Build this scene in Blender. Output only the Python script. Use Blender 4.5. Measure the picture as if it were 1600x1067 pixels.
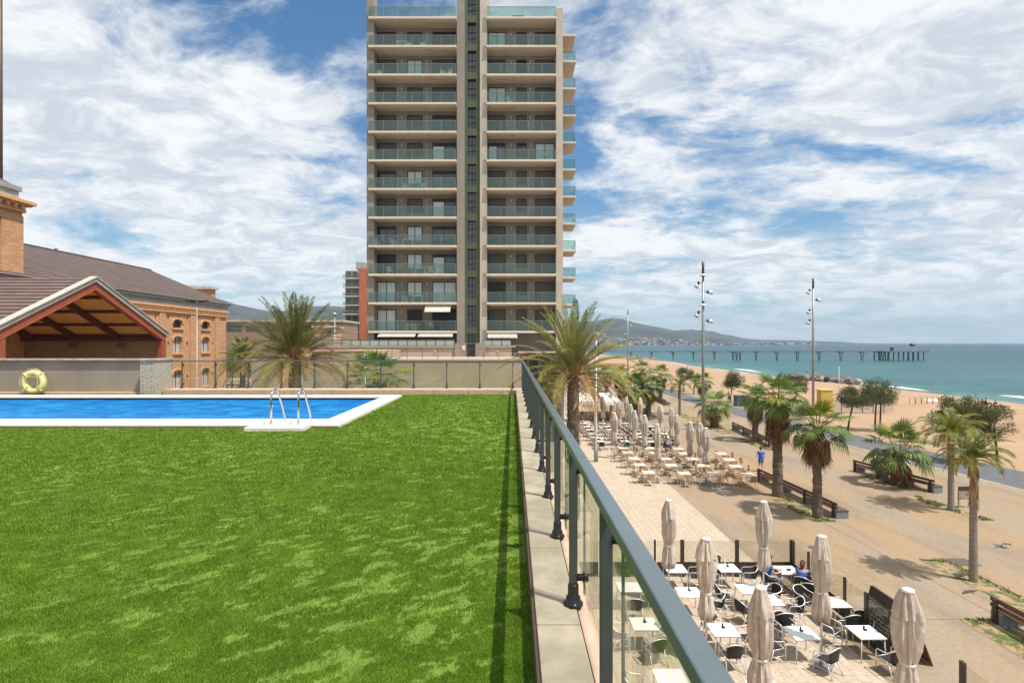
import bpy, math, random
import numpy as np
from mathutils import Vector, Matrix, noise
random.seed(7); rng = np.random.default_rng(7)
PI = math.pi; R = math.radians
S = bpy.context.scene; COL = S.collection
for o in list(bpy.data.objects): bpy.data.objects.remove(o)

# ------------------------------------------------------------------ camera
F = 855.0; HY = 536.0; CZ = 9.6
cam = bpy.data.cameras.new('camera'); cam.sensor_width = 36; cam.lens = F/1600*36
cam.shift_y = (HY-533.5)/1600; cam.clip_start = .05; cam.clip_end = 60000
camo = bpy.data.objects.new('camera', cam); COL.objects.link(camo)
camo.location = (0, 0, CZ); camo.rotation_euler = (R(90), 0, 0); S.camera = camo

# ------------------------------------------------------------------ light
SUN_EL, SUN_AZ = 64.0, math.atan2(.82, -.57)
sd = Vector((math.sin(SUN_AZ)*math.cos(R(SUN_EL)), math.cos(SUN_AZ)*math.cos(R(SUN_EL)), math.sin(R(SUN_EL))))
sun = bpy.data.lights.new('sun', 'SUN'); sun.energy = 5.0; sun.angle = R(.6); sun.color = (1, .95, .87)
suno = bpy.data.objects.new('sun', sun); COL.objects.link(suno)
suno.rotation_euler = (-sd).to_track_quat('-Z', 'Y').to_euler(); suno.location = (30, -20, 60)
S.view_settings.view_transform = 'Standard'; S.view_settings.look = 'None'
S.view_settings.gamma = 1; S.view_settings.use_curve_mapping = False
S.view_settings.exposure = 0.25
S.cycles.max_bounces = 8; S.cycles.transparent_max_bounces = 24
S.cycles.volume_bounces = 0; S.cycles.caustics_refractive = False; S.cycles.caustics_reflective = False

class G:   # node graph helper
    def __init__(s, tree): s.t = tree; tree.nodes.clear()
    def n(s, typ, **kw):
        nd = s.t.nodes.new(typ)
        for k, v in kw.items():
            if k.startswith('i_'):
                key = k[2:]; key = int(key) if key.isdigit() else key.replace('_', ' ')
                s.put(nd, key, v)
            else: setattr(nd, k, v)
        return nd
    def put(s, nd, key, v):
        sock = nd.inputs[key]
        if hasattr(v, 'is_output'): s.t.links.new(v, sock)
        elif hasattr(v, 'outputs'): s.t.links.new(v.outputs[0], sock)
        else: sock.default_value = v
    def math(s, op, a, b=None, c=None, clamp=False):
        nd = s.t.nodes.new('ShaderNodeMath'); nd.operation = op; nd.use_clamp = clamp
        s.put(nd, 0, a)
        if b is not None: s.put(nd, 1, b)
        if c is not None: s.put(nd, 2, c)
        return nd.outputs[0]
    def mix(s, f, a, b, blend='MIX'):
        nd = s.t.nodes.new('ShaderNodeMix'); nd.data_type = 'RGBA'; nd.blend_type = blend
        s.put(nd, 0, f); s.put(nd, 6, c4(a)); s.put(nd, 7, c4(b)); return nd.outputs[2]
    def ramp(s, f, a, b, lo=0., hi=1.):
        nd = s.t.nodes.new('ShaderNodeMapRange'); nd.interpolation_type = 'SMOOTHSTEP'
        s.put(nd, 0, f); s.put(nd, 1, a); s.put(nd, 2, b); s.put(nd, 3, lo); s.put(nd, 4, hi); return nd.outputs[0]
    def noise(s, vec, scale, detail=4, rough=.55, dist=0., typ='FBM'):
        nd = s.t.nodes.new('ShaderNodeTexNoise'); nd.noise_dimensions = '3D'
        if vec is not None: s.put(nd, 'Vector', vec)
        s.put(nd, 'Scale', scale); s.put(nd, 'Detail', detail); s.put(nd, 'Roughness', rough); s.put(nd, 'Distortion', dist)
        return nd.outputs[0]
    def scalev(s, vec, sc, loc=(0, 0, 0), rot=(0, 0, 0)):
        nd = s.t.nodes.new('ShaderNodeMapping'); s.put(nd, 0, vec); nd.inputs[1].default_value = loc
        nd.inputs[2].default_value = rot; nd.inputs[3].default_value = sc; return nd.outputs[0]
def c4(c):
    if isinstance(c, (tuple, list)) and len(c) == 3: return (c[0], c[1], c[2], 1)
    return c

# ------------------------------------------------------------------ sky with clouds
W = bpy.data.worlds.new('World'); S.world = W; W.use_nodes = True
g = G(W.node_tree)
sky = g.n('ShaderNodeTexSky', sky_type='NISHITA'); sky.sun_disc = False
sky.sun_elevation = R(SUN_EL); sky.sun_rotation = SUN_AZ; sky.altitude = 10
sky.air_density = 1.3; sky.dust_density = .6; sky.ozone_density = 2.5
tc = g.n('ShaderNodeTexCoord')
sep = g.n('ShaderNodeSeparateXYZ', i_0=tc.outputs['Generated'])
zc = g.math('MAXIMUM', sep.outputs[2], 0.0)
den = g.math('ADD', zc, .20)
cx = g.math('DIVIDE', sep.outputs[0], den); cy = g.math('DIVIDE', sep.outputs[1], den)
pv = g.n('ShaderNodeCombineXYZ', i_0=cx, i_1=cy, i_2=0.37)
pv1 = g.scalev(pv.outputs[0], (.8, 1.0, 1), (CLX, CLY, 0) if 'CLX' in globals() else (5.3, 1.9, 0), (0, 0, R(24)))
n1 = g.noise(pv1, 1.5, 12, .60, .3)
n2 = g.noise(pv1, .6, 3, .5)
n3 = g.noise(pv1, 6.5, 10, .66, .5)
dn = g.math('ADD', g.math('ADD', g.math('MULTIPLY', n1, .62), g.math('MULTIPLY', n2, .48)), g.math('MULTIPLY', n3, .2))
mask = g.ramp(dn, .512, .622)
low = g.ramp(zc, .02, .30)                       # thin veil sheet towards the horizon
veil = g.ramp(g.noise(g.scalev(tc.outputs['Generated'], (1.3, 1.3, 9)), 2.2, 5, .55), .38, .66)
veilw = g.math('MULTIPLY', g.math('SUBTRACT', 1.0, low), g.math('ADD', g.math('MULTIPLY', veil, .55), .22))
shade = g.ramp(g.noise(g.scalev(pv1, (1, 1, 1), (.06, -.09, .2)), 4.5, 10, .68, .6), .38, .60)
cloudc = g.mix(shade, (5.6, 6.1, 6.7), (8.6, 8.65, 8.7))
base = g.mix(1.0, sky.outputs[0], (.54, .84, 1.02), 'MULTIPLY')
c1 = g.mix(veilw, base, (4.6, 5.5, 6.1))
lowfade = g.ramp(zc, .0, .13, .35, 1.)
cfac = g.math('MULTIPLY', g.math('MULTIPLY', mask, .94), lowfade)
c2 = g.mix(cfac, c1, cloudc)
bg = g.n('ShaderNodeBackground', i_0=c2, i_1=.10)
g.n('ShaderNodeOutputWorld', i_0=bg)

# ------------------------------------------------------------------ materials
MATS = {}
def mat(name, col, rough=.75, var=.12, scale=2.5, bump=.0, bscale=40, metal=0., spec=.4, col2=None, big=.0,
        coord='Object', stretch=(1, 1, 1), rnd=0.):
    if name in MATS: return MATS[name]
    m = bpy.data.materials.new(name); m.use_nodes = True; g = G(m.node_tree)
    tc = g.n('ShaderNodeTexCoord') if coord != 'World' else g.n('ShaderNodeNewGeometry')
    v = tc.outputs['Object'] if coord != 'World' else tc.outputs['Position']
    v = g.scalev(v, stretch)
    n = g.noise(v, scale, 6, .6)
    f = g.ramp(n, .3, .7)
    a = tuple(max(0, x*(1-var)) for x in col); b = col2 or tuple(min(1, x*(1+var)) for x in col)
    c = g.mix(f, a, b)
    if big:
        f2 = g.ramp(g.noise(v, scale*.17, 4, .6), .35, .65)
        c = g.mix(g.math('MULTIPLY', f2, big), c, tuple(x*.6 for x in col))
    if rnd:
        oi = g.n('ShaderNodeObjectInfo')
        hv = g.n('ShaderNodeHueSaturation', i_Color=c, i_Value=g.ramp(oi.outputs['Random'], 0, 1, 1-rnd, 1+rnd)); c = hv.outputs[0]
    bs = g.n('ShaderNodeBsdfPrincipled', i_Base_Color=c, i_Roughness=rough, i_Metallic=metal)
    bs.inputs['Specular IOR Level'].default_value = spec
    if bump:
        bn = g.n('ShaderNodeBump', i_Strength=min(1, bump), i_Distance=.02, i_Height=g.noise(v, bscale, 5, .6))
        g.put(bs, 'Normal', bn.outputs[0])
    g.n('ShaderNodeOutputMaterial', i_0=bs.outputs[0]); MATS[name] = m; return m

def leafmat(name, col, col2, rough=.5, trans=.25, scale=.8):
    m = bpy.data.materials.new(name); m.use_nodes = True; g = G(m.node_tree)
    ge = g.n('ShaderNodeNewGeometry'); oi = g.n('ShaderNodeObjectInfo')
    f = g.ramp(ge.outputs['Random Per Island'], 0, 1)
    f2 = g.ramp(g.noise(ge.outputs['Position'], scale, 3), .35, .65)
    c = g.mix(g.math('ADD', g.math('MULTIPLY', f, .5), g.math('MULTIPLY', f2, .5)), col, col2)
    hv = g.n('ShaderNodeHueSaturation', i_Color=c, i_Value=g.ramp(oi.outputs['Random'], 0, 1, .85, 1.15))
    bs = g.n('ShaderNodeBsdfPrincipled', i_Base_Color=hv.outputs[0], i_Roughness=rough); bs.inputs['Specular IOR Level'].default_value = .3
    tr = g.n('ShaderNodeBsdfTranslucent', i_0=hv.outputs[0])
    mx = g.n('ShaderNodeMixShader', i_0=trans, i_1=bs.outputs[0], i_2=tr.outputs[0])
    g.n('ShaderNodeOutputMaterial', i_0=mx.outputs[0]); MATS[name] = m; return m

def glassmat(name, tint, milky=0., mcol=(.5, .6, .58), gloss=1., rough=.02):
    m = bpy.data.materials.new(name); m.use_nodes = True; g = G(m.node_tree)
    tr = g.n('ShaderNodeBsdfTransparent', i_0=c4(tint)); gl = g.n('ShaderNodeBsdfGlossy', i_0=(1, 1, 1, 1), i_1=rough)
    lw = g.n('ShaderNodeLayerWeight', i_Blend=.5); ff = g.math('ADD', g.math('MULTIPLY', g.math('POWER', lw.outputs[1], 4.5), .9), .035)
    a = tr.outputs[0]
    if milky:
        df = g.n('ShaderNodeBsdfDiffuse', i_0=c4(mcol)); mm = g.n('ShaderNodeMixShader', i_0=milky, i_1=a, i_2=df.outputs[0]); a = mm.outputs[0]
    mx = g.n('ShaderNodeMixShader', i_0=g.math('MULTIPLY', ff, gloss), i_1=a, i_2=gl.outputs[0])
    g.n('ShaderNodeOutputMaterial', i_0=mx.outputs[0]); MATS[name] = m; return m

def brickmat(name, c1, c2, mortar, bw=.28, bh=.07, ms=.012, mode='wall', rough=.85, bump=.4, stain=.25, soft=None):
    m = bpy.data.materials.new(name); m.use_nodes = True; g = G(m.node_tree)
    ge = g.n('ShaderNodeNewGeometry'); sp = g.n('ShaderNodeSeparateXYZ', i_0=ge.outputs['Position'])
    if mode == 'wall': v = g.n('ShaderNodeCombineXYZ', i_0=g.math('ADD', sp.outputs[0], sp.outputs[1]), i_1=sp.outputs[2])
    elif mode == 'ty': v = g.n('ShaderNodeCombineXYZ', i_0=sp.outputs[1], i_1=sp.outputs[0])   # rows run along Y
    else: v = g.n('ShaderNodeCombineXYZ', i_0=sp.outputs[0], i_1=sp.outputs[1])
    br = g.n('ShaderNodeTexBrick', i_Vector=v.outputs[0], i_Color1=c4(c1), i_Color2=c4(c2), i_Mortar=c4(mortar), i_Scale=1.,
             i_Mortar_Size=ms, i_Mortar_Smooth=.2, i_Bias=0., i_Brick_Width=bw, i_Row_Height=bh)
    st = g.ramp(g.noise(ge.outputs['Position'], .55, 6, .65), .35, .7)
    fine = g.ramp(g.noise(ge.outputs['Position'], 9, 4, .6), .3, .7, .85, 1.12)
    c = g.mix(g.math('MULTIPLY', st, stain), br.outputs[0], tuple(x*.62 for x in c1))
    hv = g.n('ShaderNodeHueSaturation', i_Color=c, i_Value=fine)
    bs = g.n('ShaderNodeBsdfPrincipled', i_Base_Color=hv.outputs[0], i_Roughness=rough); bs.inputs['Specular IOR Level'].default_value = .25
    if bump:
        bn = g.n('ShaderNodeBump', i_Strength=bump, i_Distance=.01, i_Height=g.math('SUBTRACT', 1.0, br.outputs[1])); g.put(bs, 'Normal', bn.outputs[0])
    g.n('ShaderNodeOutputMaterial', i_0=bs.outputs[0]); MATS[name] = m; return m

M_conc = mat('kerb_concrete', (.43, .365, .285), .9, .22, 4, .45, 60, big=.55, coord='World')
M_cop = mat('pink_coping', (.50, .35, .26), .85, .12, 6, .2, 60, coord='World')
M_render = mat('beige_render', (.36, .30, .235), .9, .1, 1.2, .2, 30, big=.3, coord='World')
M_grayr = mat('grey_render', (.33, .265, .21), .9, .12, 1.5, .3, 25, big=.5, coord='World', stretch=(1, 1, .35))
M_white = mat('white_paint', (.72, .70, .66), .6, .06, 4)
M_pcop = mat('pool_coping', (.66, .61, .54), .7, .06, 3, .1, 40, coord='World')
M_rail = mat('rail_paint', (.092, .118, .130), .30, .08, 6, .06, 120, spec=.5)
M_post = mat('post_paint', (.055, .068, .072), .4, .08, 6, .06, 120)
M_black = mat('black_plastic', (.012, .013, .014), .35, .2, 8)
M_chrome = mat('stainless', (.52, .52, .53), .16, .03, 4, metal=1.)
M_alu = mat('aluminium', (.70, .68, .65), .42, .05, 4, metal=.5)
M_wick = mat('dark_wicker', (.022, .02, .022), .55, .3, 60, .5, 90)
M_tan = mat('tan_wicker', (.42, .28, .165), .7, .2, 40, .4, 60, rnd=.12)
M_creamw = mat('cream_wicker', (.55, .45, .33), .7, .15, 40, .4, 60)
M_ttop = mat('tabletop', (.76, .75, .73), .35, .04, 4)
M_cloth = mat('cream_canvas', (.50, .43, .365), .9, .16, 3.5, .6, 12, rnd=.08)
M_wood = mat('bench_wood', (.13, .065, .045), .55, .25, 4, .3, 40, stretch=(6, .4, 6), rnd=.1)
M_block = mat('bench_concrete', (.17, .19, .21), .85, .12, 3, .25, 40)
M_bronze = mat('bronze_post', (.045, .036, .03), .45, .12, 6)
M_brick = brickmat('old_brick', (.66, .33, .16), (.46, .20, .09), (.55, .42, .28), .45, .13, .018, stain=.4)
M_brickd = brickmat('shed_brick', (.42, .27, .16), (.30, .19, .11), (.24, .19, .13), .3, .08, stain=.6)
M_brickw = brickmat('white_brick', (.50, .47, .40), (.44, .41, .35), (.24, .21, .17), .30, .075, .014)
M_brickt = mat('brick_trim', (.62, .34, .17), .85, .15, 4, .2, 30)
M_roof = mat('roof_edge', (.28, .29, .29), .5, .1, 2, metal=.2)
M_steel = mat('red_steel', (.30, .085, .045), .5, .12, 3, .08, 30)
M_ochre = mat('ochre_board', (.62, .33, .12), .7, .12, 2, .1, 20)
M_dark = mat('dark_recess', (.02, .02, .022), .4, .2, 3)
M_lamp = mat('galvanised', (.30, .31, .30), .45, .08, 3, metal=.4)
M_lampw = mat('lamp_shade', (.55, .56, .56), .4, .04, 3)
M_grasslf = leafmat('grass_blade', (.092, .178, .009), (.225, .335, .034), .5, .3, 5.0)
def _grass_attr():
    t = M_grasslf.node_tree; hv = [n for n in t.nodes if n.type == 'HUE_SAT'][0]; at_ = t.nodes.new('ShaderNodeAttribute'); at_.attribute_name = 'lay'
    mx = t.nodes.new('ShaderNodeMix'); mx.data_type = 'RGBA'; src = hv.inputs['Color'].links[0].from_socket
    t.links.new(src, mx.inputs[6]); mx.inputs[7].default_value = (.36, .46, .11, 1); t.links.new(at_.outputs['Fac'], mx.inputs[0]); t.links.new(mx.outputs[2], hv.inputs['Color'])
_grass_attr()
M_palm = leafmat('palm_leaf', (.095, .128, .03), (.29, .30, .095), .42, .3)
M_palmf = leafmat('fan_leaf', (.06, .12, .022), (.20, .28, .065), .42, .3)
M_paly = leafmat('yellow_leaf', (.15, .19, .02), (.33, .30, .04), .45, .3)
M_dry = leafmat('dry_leaf', (.22, .12, .045), (.42, .27, .12), .7, .15)
M_dryd = leafmat('skirt_leaf', (.10, .052, .025), (.24, .14, .07), .8, .1)
M_tam = leafmat('tamarisk_leaf', (.07, .10, .04), (.21, .22, .10), .6, .3)
M_bark = mat('palm_bark', (.15, .115, .085), .95, .35, 3, .9, 14, stretch=(1, 1, 3))
M_barkg = mat('smooth_bark', (.24, .205, .17), .9, .2, 2, .5, 12, stretch=(.6, .6, 5))
M_barkt = mat('tree_bark', (.09, .06, .045), .9, .25, 5, .6, 20)
M_skin = mat('skin', (.50, .29, .20), .6, .05, 5)
M_blue = mat('blue_shirt', (.02, .09, .42), .8, .12, 6, .2, 30)
M_navy = mat('navy_cloth', (.02, .03, .08), .8, .15, 6, .2, 30)
M_greyc = mat('grey_cloth', (.14, .15, .15), .85, .1, 6, .2, 30)
M_blk = mat('black_cloth', (.015, .016, .02), .85, .1, 6)
M_hair = mat('dark_hair', (.03, .017, .01), .6, .3, 20, .4, 60)
M_hairr = mat('auburn_hair', (.075, .028, .014), .6, .3, 20, .4, 60)
M_rail_glass = glassmat('rail_glass', (.955, .97, .91), .02, (.5, .55, .4), .55)
M_rail_glass2 = glassmat('screen_glass', (.93, .93, .89), .04, (.5, .45, .35), .6)
M_balc_glass = glassmat('balcony_glass', (.66, .80, .77), .055, (.40, .52, .49), 1.)

# ------------------------------------------------------------------ mesh builder
class MB:
    def __init__(s): s.v = []; s.f = []; s.m = []
    def add(s, vs, fs, m=0):
        b = len(s.v); s.v.extend([tuple(p) for p in vs]); s.f.extend([tuple(b+i for i in f) for f in fs]); s.m.extend([m]*len(fs)); return s
    def box(s, x0, x1, y0, y1, z0, z1, m=0):
        vs = [(x, y, z) for z in (z0, z1) for y in (y0, y1) for x in (x0, x1)]
        return s.add(vs, [(0, 2, 3, 1), (4, 5, 7, 6), (0, 1, 5, 4), (2, 6, 7, 3), (0, 4, 6, 2), (1, 3, 7, 5)], m)
    def obox(s, c, size, rz=0, m=0, tilt=None):
        hx, hy, hz = [k/2 for k in size]; mt = Matrix.Rotation(rz, 3, 'Z')
        if tilt: mt = mt @ Matrix.Rotation(tilt[0], 3, 'X') @ Matrix.Rotation(tilt[1], 3, 'Y')
        vs = [Vector(c)+mt @ Vector((x, y, z)) for z in (-hz, hz) for y in (-hy, hy) for x in (-hx, hx)]
        return s.add(vs, [(0, 2, 3, 1), (4, 5, 7, 6), (0, 1, 5, 4), (2, 6, 7, 3), (0, 4, 6, 2), (1, 3, 7, 5)], m)
    def tube(s, pts, r, n=8, m=0, caps=True, ov=1.):
        pts = [Vector(p) for p in pts]; rs = r if isinstance(r, (list, tuple)) else [r]*len(pts)
        rings = []; up = Vector((0, 0, 1)); prev = None
        for i, p in enumerate(pts):
            d = (pts[min(i+1, len(pts)-1)]-pts[max(i-1, 0)]).normalized()
            a = prev if prev is not None else (Vector((1, 0, 0)) if abs(d.z) > .9 else d.cross(up))
            a = (a-d*a.dot(d)).normalized(); b = d.cross(a); prev = a
            rings.append([p+(a*math.cos(2*PI*k/n)+b*math.sin(2*PI*k/n)*ov)*rs[i] for k in range(n)])
        vs = [q for rg in rings for q in rg]; fs = []
        for i in range(len(pts)-1):
            for k in range(n): fs.append((i*n+k, i*n+(k+1) % n, (i+1)*n+(k+1) % n, (i+1)*n+k))
        if caps: fs.append(tuple(range(n))[::-1]); fs.append(tuple((len(pts)-1)*n+k for k in range(n)))
        return s.add(vs, fs, m)
    def lathe(s, prof, c=(0, 0, 0), n=16, m=0, fn=None, caps=True):
        vs = []; fs = []
        for j, (r, z) in enumerate(prof):
            for k in range(n):
                a = 2*PI*k/n; rr = fn(r, z, a) if fn else r
                vs.append((c[0]+rr*math.cos(a), c[1]+rr*math.sin(a), c[2]+z))
        for j in range(len(prof)-1):
            for k in range(n): fs.append((j*n+k, j*n+(k+1) % n, (j+1)*n+(k+1) % n, (j+1)*n+k))
        if caps: fs.append(tuple(range(n))[::-1]); fs.append(tuple((len(prof)-1)*n+k for k in range(n)))
        return s.add(vs, fs, m)
    def prism(s, poly, z0, z1, m=0):
        n = len(poly); vs = [(x, y, z0) for x, y in poly]+[(x, y, z1) for x, y in poly]
        return s.add(vs, [tuple(range(n))[::-1], tuple(range(n, 2*n))]+[(i, (i+1) % n, n+(i+1) % n, n+i) for i in range(n)], m)
    def xprism(s, poly, x0, x1, m=0):       # poly in (y,z)
        n = len(poly); vs = [(x0, y, z) for y, z in poly]+[(x1, y, z) for y, z in poly]
        return s.add(vs, [tuple(range(n)), tuple(range(n, 2*n))[::-1]]+[(i, n+i, n+(i+1) % n, (i+1) % n) for i in range(n)], m)
    def yprism(s, poly, y0, y1, m=0):       # poly in (x,z)
        n = len(poly); vs = [(x, y0, z) for x, z in poly]+[(x, y1, z) for x, z in poly]
        return s.add(vs, [tuple(range(n))[::-1], tuple(range(n, 2*n))]+[(i, (i+1) % n, n+(i+1) % n, n+i) for i in range(n)], m)
    def ball(s, c, r, m=0, n=10, q=(1, 1, 1)):
        prof = [(math.sin(PI*i/6)*r, -math.cos(PI*i/6)*r*q[2]) for i in range(7)]; prof[0] = (r*.02, prof[0][1]); prof[-1] = (r*.02, prof[-1][1])
        b = len(s.v); s.lathe(prof, (0, 0, 0), n, m)
        for i in range(b, len(s.v)): x, y, z = s.v[i]; s.v[i] = (c[0]+x*q[0], c[1]+y*q[1], c[2]+z)
        return s
    def build(s, name, mats, parent=None, smooth=False, bevel=0, loc=None, rz=0):
        me = bpy.data.meshes.new(name); me.from_pydata(s.v, [], s.f)
        mats = mats if isinstance(mats, (list, tuple)) else [mats]
        for m in mats: me.materials.append(m)
        if len(mats) > 1: me.polygons.foreach_set('material_index', s.m)
        if smooth: me.polygons.foreach_set('use_smooth', [True]*len(s.f))
        me.update()
        o = bpy.data.objects.new(name, me); COL.objects.link(o)
        if parent is not None: o.parent = parent
        if loc: o.location = loc
        o.rotation_euler.z = rz
        if bevel:
            b = o.modifiers.new('bevel', 'BEVEL'); b.width = bevel; b.segments = 2; b.limit_method = 'ANGLE'
        if smooth and not bevel:
            pass
        return o
def tag(o, label=None, cat=None, group=None, kind=None):
    if label: o['label'] = label
    if cat: o['category'] = cat
    if group: o['group'] = group
    if kind: o['kind'] = kind
    return o
def empty(name, loc=(0, 0, 0), rz=0, label=None, cat=None, group=None):
    o = bpy.data.objects.new(name, None); COL.objects.link(o); o.location = loc; o.rotation_euler.z = rz
    o.empty_display_size = .2; return tag(o, label, cat, group)
def copy_tree(o, parent=None):
    c = o.copy(); COL.objects.link(c)
    if parent is not None: c.parent = parent
    for ch in list(o.children): copy_tree(ch, c)
    return c
def dup(o, loc, rz=0, label=None, group=None, cat=None, sc=None):
    c = copy_tree(o); c.location = loc; c.rotation_euler.z = rz
    if sc: c.scale = sc if isinstance(sc, (tuple, list)) else (sc, sc, sc)
    return tag(c, label, cat, group)

SEA = -2.5
def beach_z(x):
    pts = [(-1e5, 0), (37.5, 0), (44, -.25), (80, -.95), (90, -1.5), (100, -3.1), (115, -5), (1e5, -6)]
    for (a, za), (b, zb) in zip(pts, pts[1:]):
        if x <= b: return za+(zb-za)*(x-a)/(b-a)
def at(px, py, z=None):
    """ground point seen at a photo pixel (heights follow the beach unless z is given)"""
    h = CZ-(z if z is not None else 0); y = F*h/(py-HY); x = (px-800)*y/F
    if z is None:
        for _ in range(12): h = CZ-beach_z(x); y = F*h/(py-HY); x = (px-800)*y/F
    return x, y
def zpx(py, y): return CZ-(py-HY)*y/F
# ================================================================== SETTING
def sheet(name, xs, ys, zf, m, skip=None, smooth=True):
    vs = [(x, y, zf(x, y)) for y in ys for x in xs]; n = len(xs); fs = []
    for j in range(len(ys)-1):
        for i in range(n-1):
            if skip and skip(xs[i], ys[j], xs[i+1], ys[j+1]): continue
            fs.append((j*n+i, j*n+i+1, (j+1)*n+i+1, (j+1)*n+i))
    b = MB(); b.add(vs, fs); o = b.build(name, m, smooth=smooth); o['kind'] = 'structure'; return o
def off(y):   # the coast bends away to the right far along the bay
    if y < 420: return 0
    if y < 1500: return -(y-420)*.028
    return -30+max(0, y-1500)**1.25*.035
def promat():
    m = bpy.data.materials.new('ground_mix'); m.use_nodes = True; g = G(m.node_tree)
    ge = g.n('ShaderNodeNewGeometry'); P = ge.outputs['Position']; sp = g.n('ShaderNodeSeparateXYZ', i_0=P)
    # sandy packed promenade: orange near, greyer streaks
    a = g.ramp(g.noise(g.scalev(P, (.22, .05, 1), rot=(0, 0, R(25))), 1.0, 6, .62, .3), .36, .64)
    c = g.mix(a, (.33, .228, .135), (.295, .238, .178))
    b = g.ramp(g.noise(g.scalev(P, (.5, .12, 1), rot=(0, 0, R(62))), 1.1, 5, .6), .44, .66, 0, .7)
    c = g.mix(b, c, (.22, .178, .14))
    k = g.ramp(g.noise(P, 5.5, 6, .7), .3, .75, .86, 1.1)
    hv = g.n('ShaderNodeHueSaturation', i_Color=c, i_Value=k)
    # sand beyond the bike path
    s1 = g.ramp(g.noise(g.scalev(P, (.06, .25, 1), rot=(0, 0, R(-14))), 1., 6, .6, .5), .3, .7)
    sc = g.mix(s1, (.335, .218, .138), (.395, .275, .185))
    trk = g.ramp(g.noise(g.scalev(P, (.5, .035, 1), rot=(0, 0, R(-80))), 1.4, 3, .5, .8), .54, .6, 0, .22)
    sc = g.mix(trk, sc, (.40, .25, .15))
    s2 = g.ramp(g.noise(P, 3., 6, .7), .3, .7, .9, 1.06)
    sh = g.n('ShaderNodeHueSaturation', i_Color=sc, i_Value=s2)
    wet = g.ramp(sp.outputs[2], -2.15, -2.6)
    sw = g.mix(wet, sh.outputs[0], (.28, .19, .12))
    isand = g.ramp(sp.outputs[0], 36.9, 37.6)
    c = g.mix(isand, hv.outputs[0], sw)
    far = g.ramp(sp.outputs[1], 600, 1400)
    c = g.mix(far, c, (.12, .13, .07))
    bs = g.n('ShaderNodeBsdfPrincipled', i_Base_Color=c, i_Roughness=.95); bs.inputs['Specular IOR Level'].default_value = .15
    hh = g.math('ADD', g.math('MULTIPLY', g.noise(P, 1.6, 6, .65), isand), g.math('MULTIPLY', g.noise(P, 30, 4, .6), .08))
    bn = g.n('ShaderNodeBump', i_Strength=.55, i_Distance=.22, i_Height=hh); g.put(bs, 'Normal', bn.outputs[0])
    g.n('ShaderNodeOutputMaterial', i_0=bs.outputs[0]); return m
xs = [-9000, -3000, -800, -200, -60, 0, 20, 30, 37, 40, 44, 52, 60, 70, 80, 86, 90, 93, 95, 97, 100, 105, 115, 160, 600, 3000, 9000]
ys = [-60, -20, 0, 20, 40, 60, 80, 100, 125, 150, 180, 220, 260, 300, 350, 420, 520, 700, 900, 1200, 1500, 1800, 2200, 2600, 3000, 3500, 4200, 5200, 6500, 8500]
def cw(y): return 3.2*math.sin(y*.021)+1.4*math.sin(y*.055+1)
def gz(x, y):
    sh = off(y)+(cw(y) if y < 420 else cw(420)); w = min(1, max(0, (x-60)/30.)); xx = x-sh*w if x > 60 else x
    return beach_z(xx) if y < 1600 or x > 60 else 0
sheet('ground', xs, ys, gz, promat())

def seamat():
    m = bpy.data.materials.new('sea_water'); m.use_nodes = True; g = G(m.node_tree)
    ge = g.n('ShaderNodeNewGeometry'); P = ge.outputs['Position']; sp = g.n('ShaderNodeSeparateXYZ', i_0=P)
    d = g.math('ADD', sp.outputs[0], g.math('MULTIPLY', g.noise(g.scalev(P, (.004, .012, 1)), 1., 4), 120))
    d2 = g.math('ADD', d, g.math('MULTIPLY', sp.outputs[1], .42))
    dep = g.ramp(d2, 220, 700); dep2 = g.ramp(d2, 600, 2600)
    c = g.mix(dep, (.045, .155, .145), (.015, .072, .10)); c = g.mix(dep2, c, (.005, .024, .062))
    sh = g.ramp(sp.outputs[0], 92, 125)
    c = g.mix(sh, (.13, .28, .23), c)
    pat = g.ramp(g.noise(g.scalev(P, (.03, .10, 1), rot=(0, 0, R(12))), 1., 6, .65, .4), .35, .68)
    c = g.mix(g.math('MULTIPLY', pat, .6), c, (.010, .075, .10))
    pat2 = g.ramp(g.noise(g.scalev(P, (.05, .42, 1), rot=(0, 0, R(8))), 1., 6, .7, .6), .42, .64)
    c = g.mix(g.math('MULTIPLY', pat2, .75), c, (.008, .055, .08))
    # crests
    wv = g.n('ShaderNodeCombineXYZ', i_0=g.math('MULTIPLY', sp.outputs[0], .30), i_1=g.math('MULTIPLY', sp.outputs[1], .05))
    cr = g.ramp(g.noise(wv.outputs[0], 1., 5, .6, 1.2), .71, .76)
    c = g.mix(g.math('MULTIPLY', cr, .8), c, (.62, .68, .66))
    bs = g.n('ShaderNodeBsdfPrincipled', i_Base_Color=c, i_Roughness=.35); bs.inputs['Specular IOR Level'].default_value = .14
    h = g.math('ADD', g.noise(g.scalev(P, (.35, .12, 1)), 1., 6, .65), g.math('MULTIPLY', g.noise(P, 1.4, 4, .6), .35))
    bn = g.n('ShaderNodeBump', i_Strength=1., i_Distance=1.2, i_Height=h); g.put(bs, 'Normal', bn.outputs[0])
    g.n('ShaderNodeOutputMaterial', i_0=bs.outputs[0]); return m
b = MB(); b.add([(60, -300, SEA), (40000, -300, SEA), (40000, 40000, SEA), (60, 40000, SEA)], [(0, 1, 2, 3)]); o = b.build('sea', seamat()); o['kind'] = 'structure'
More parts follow.
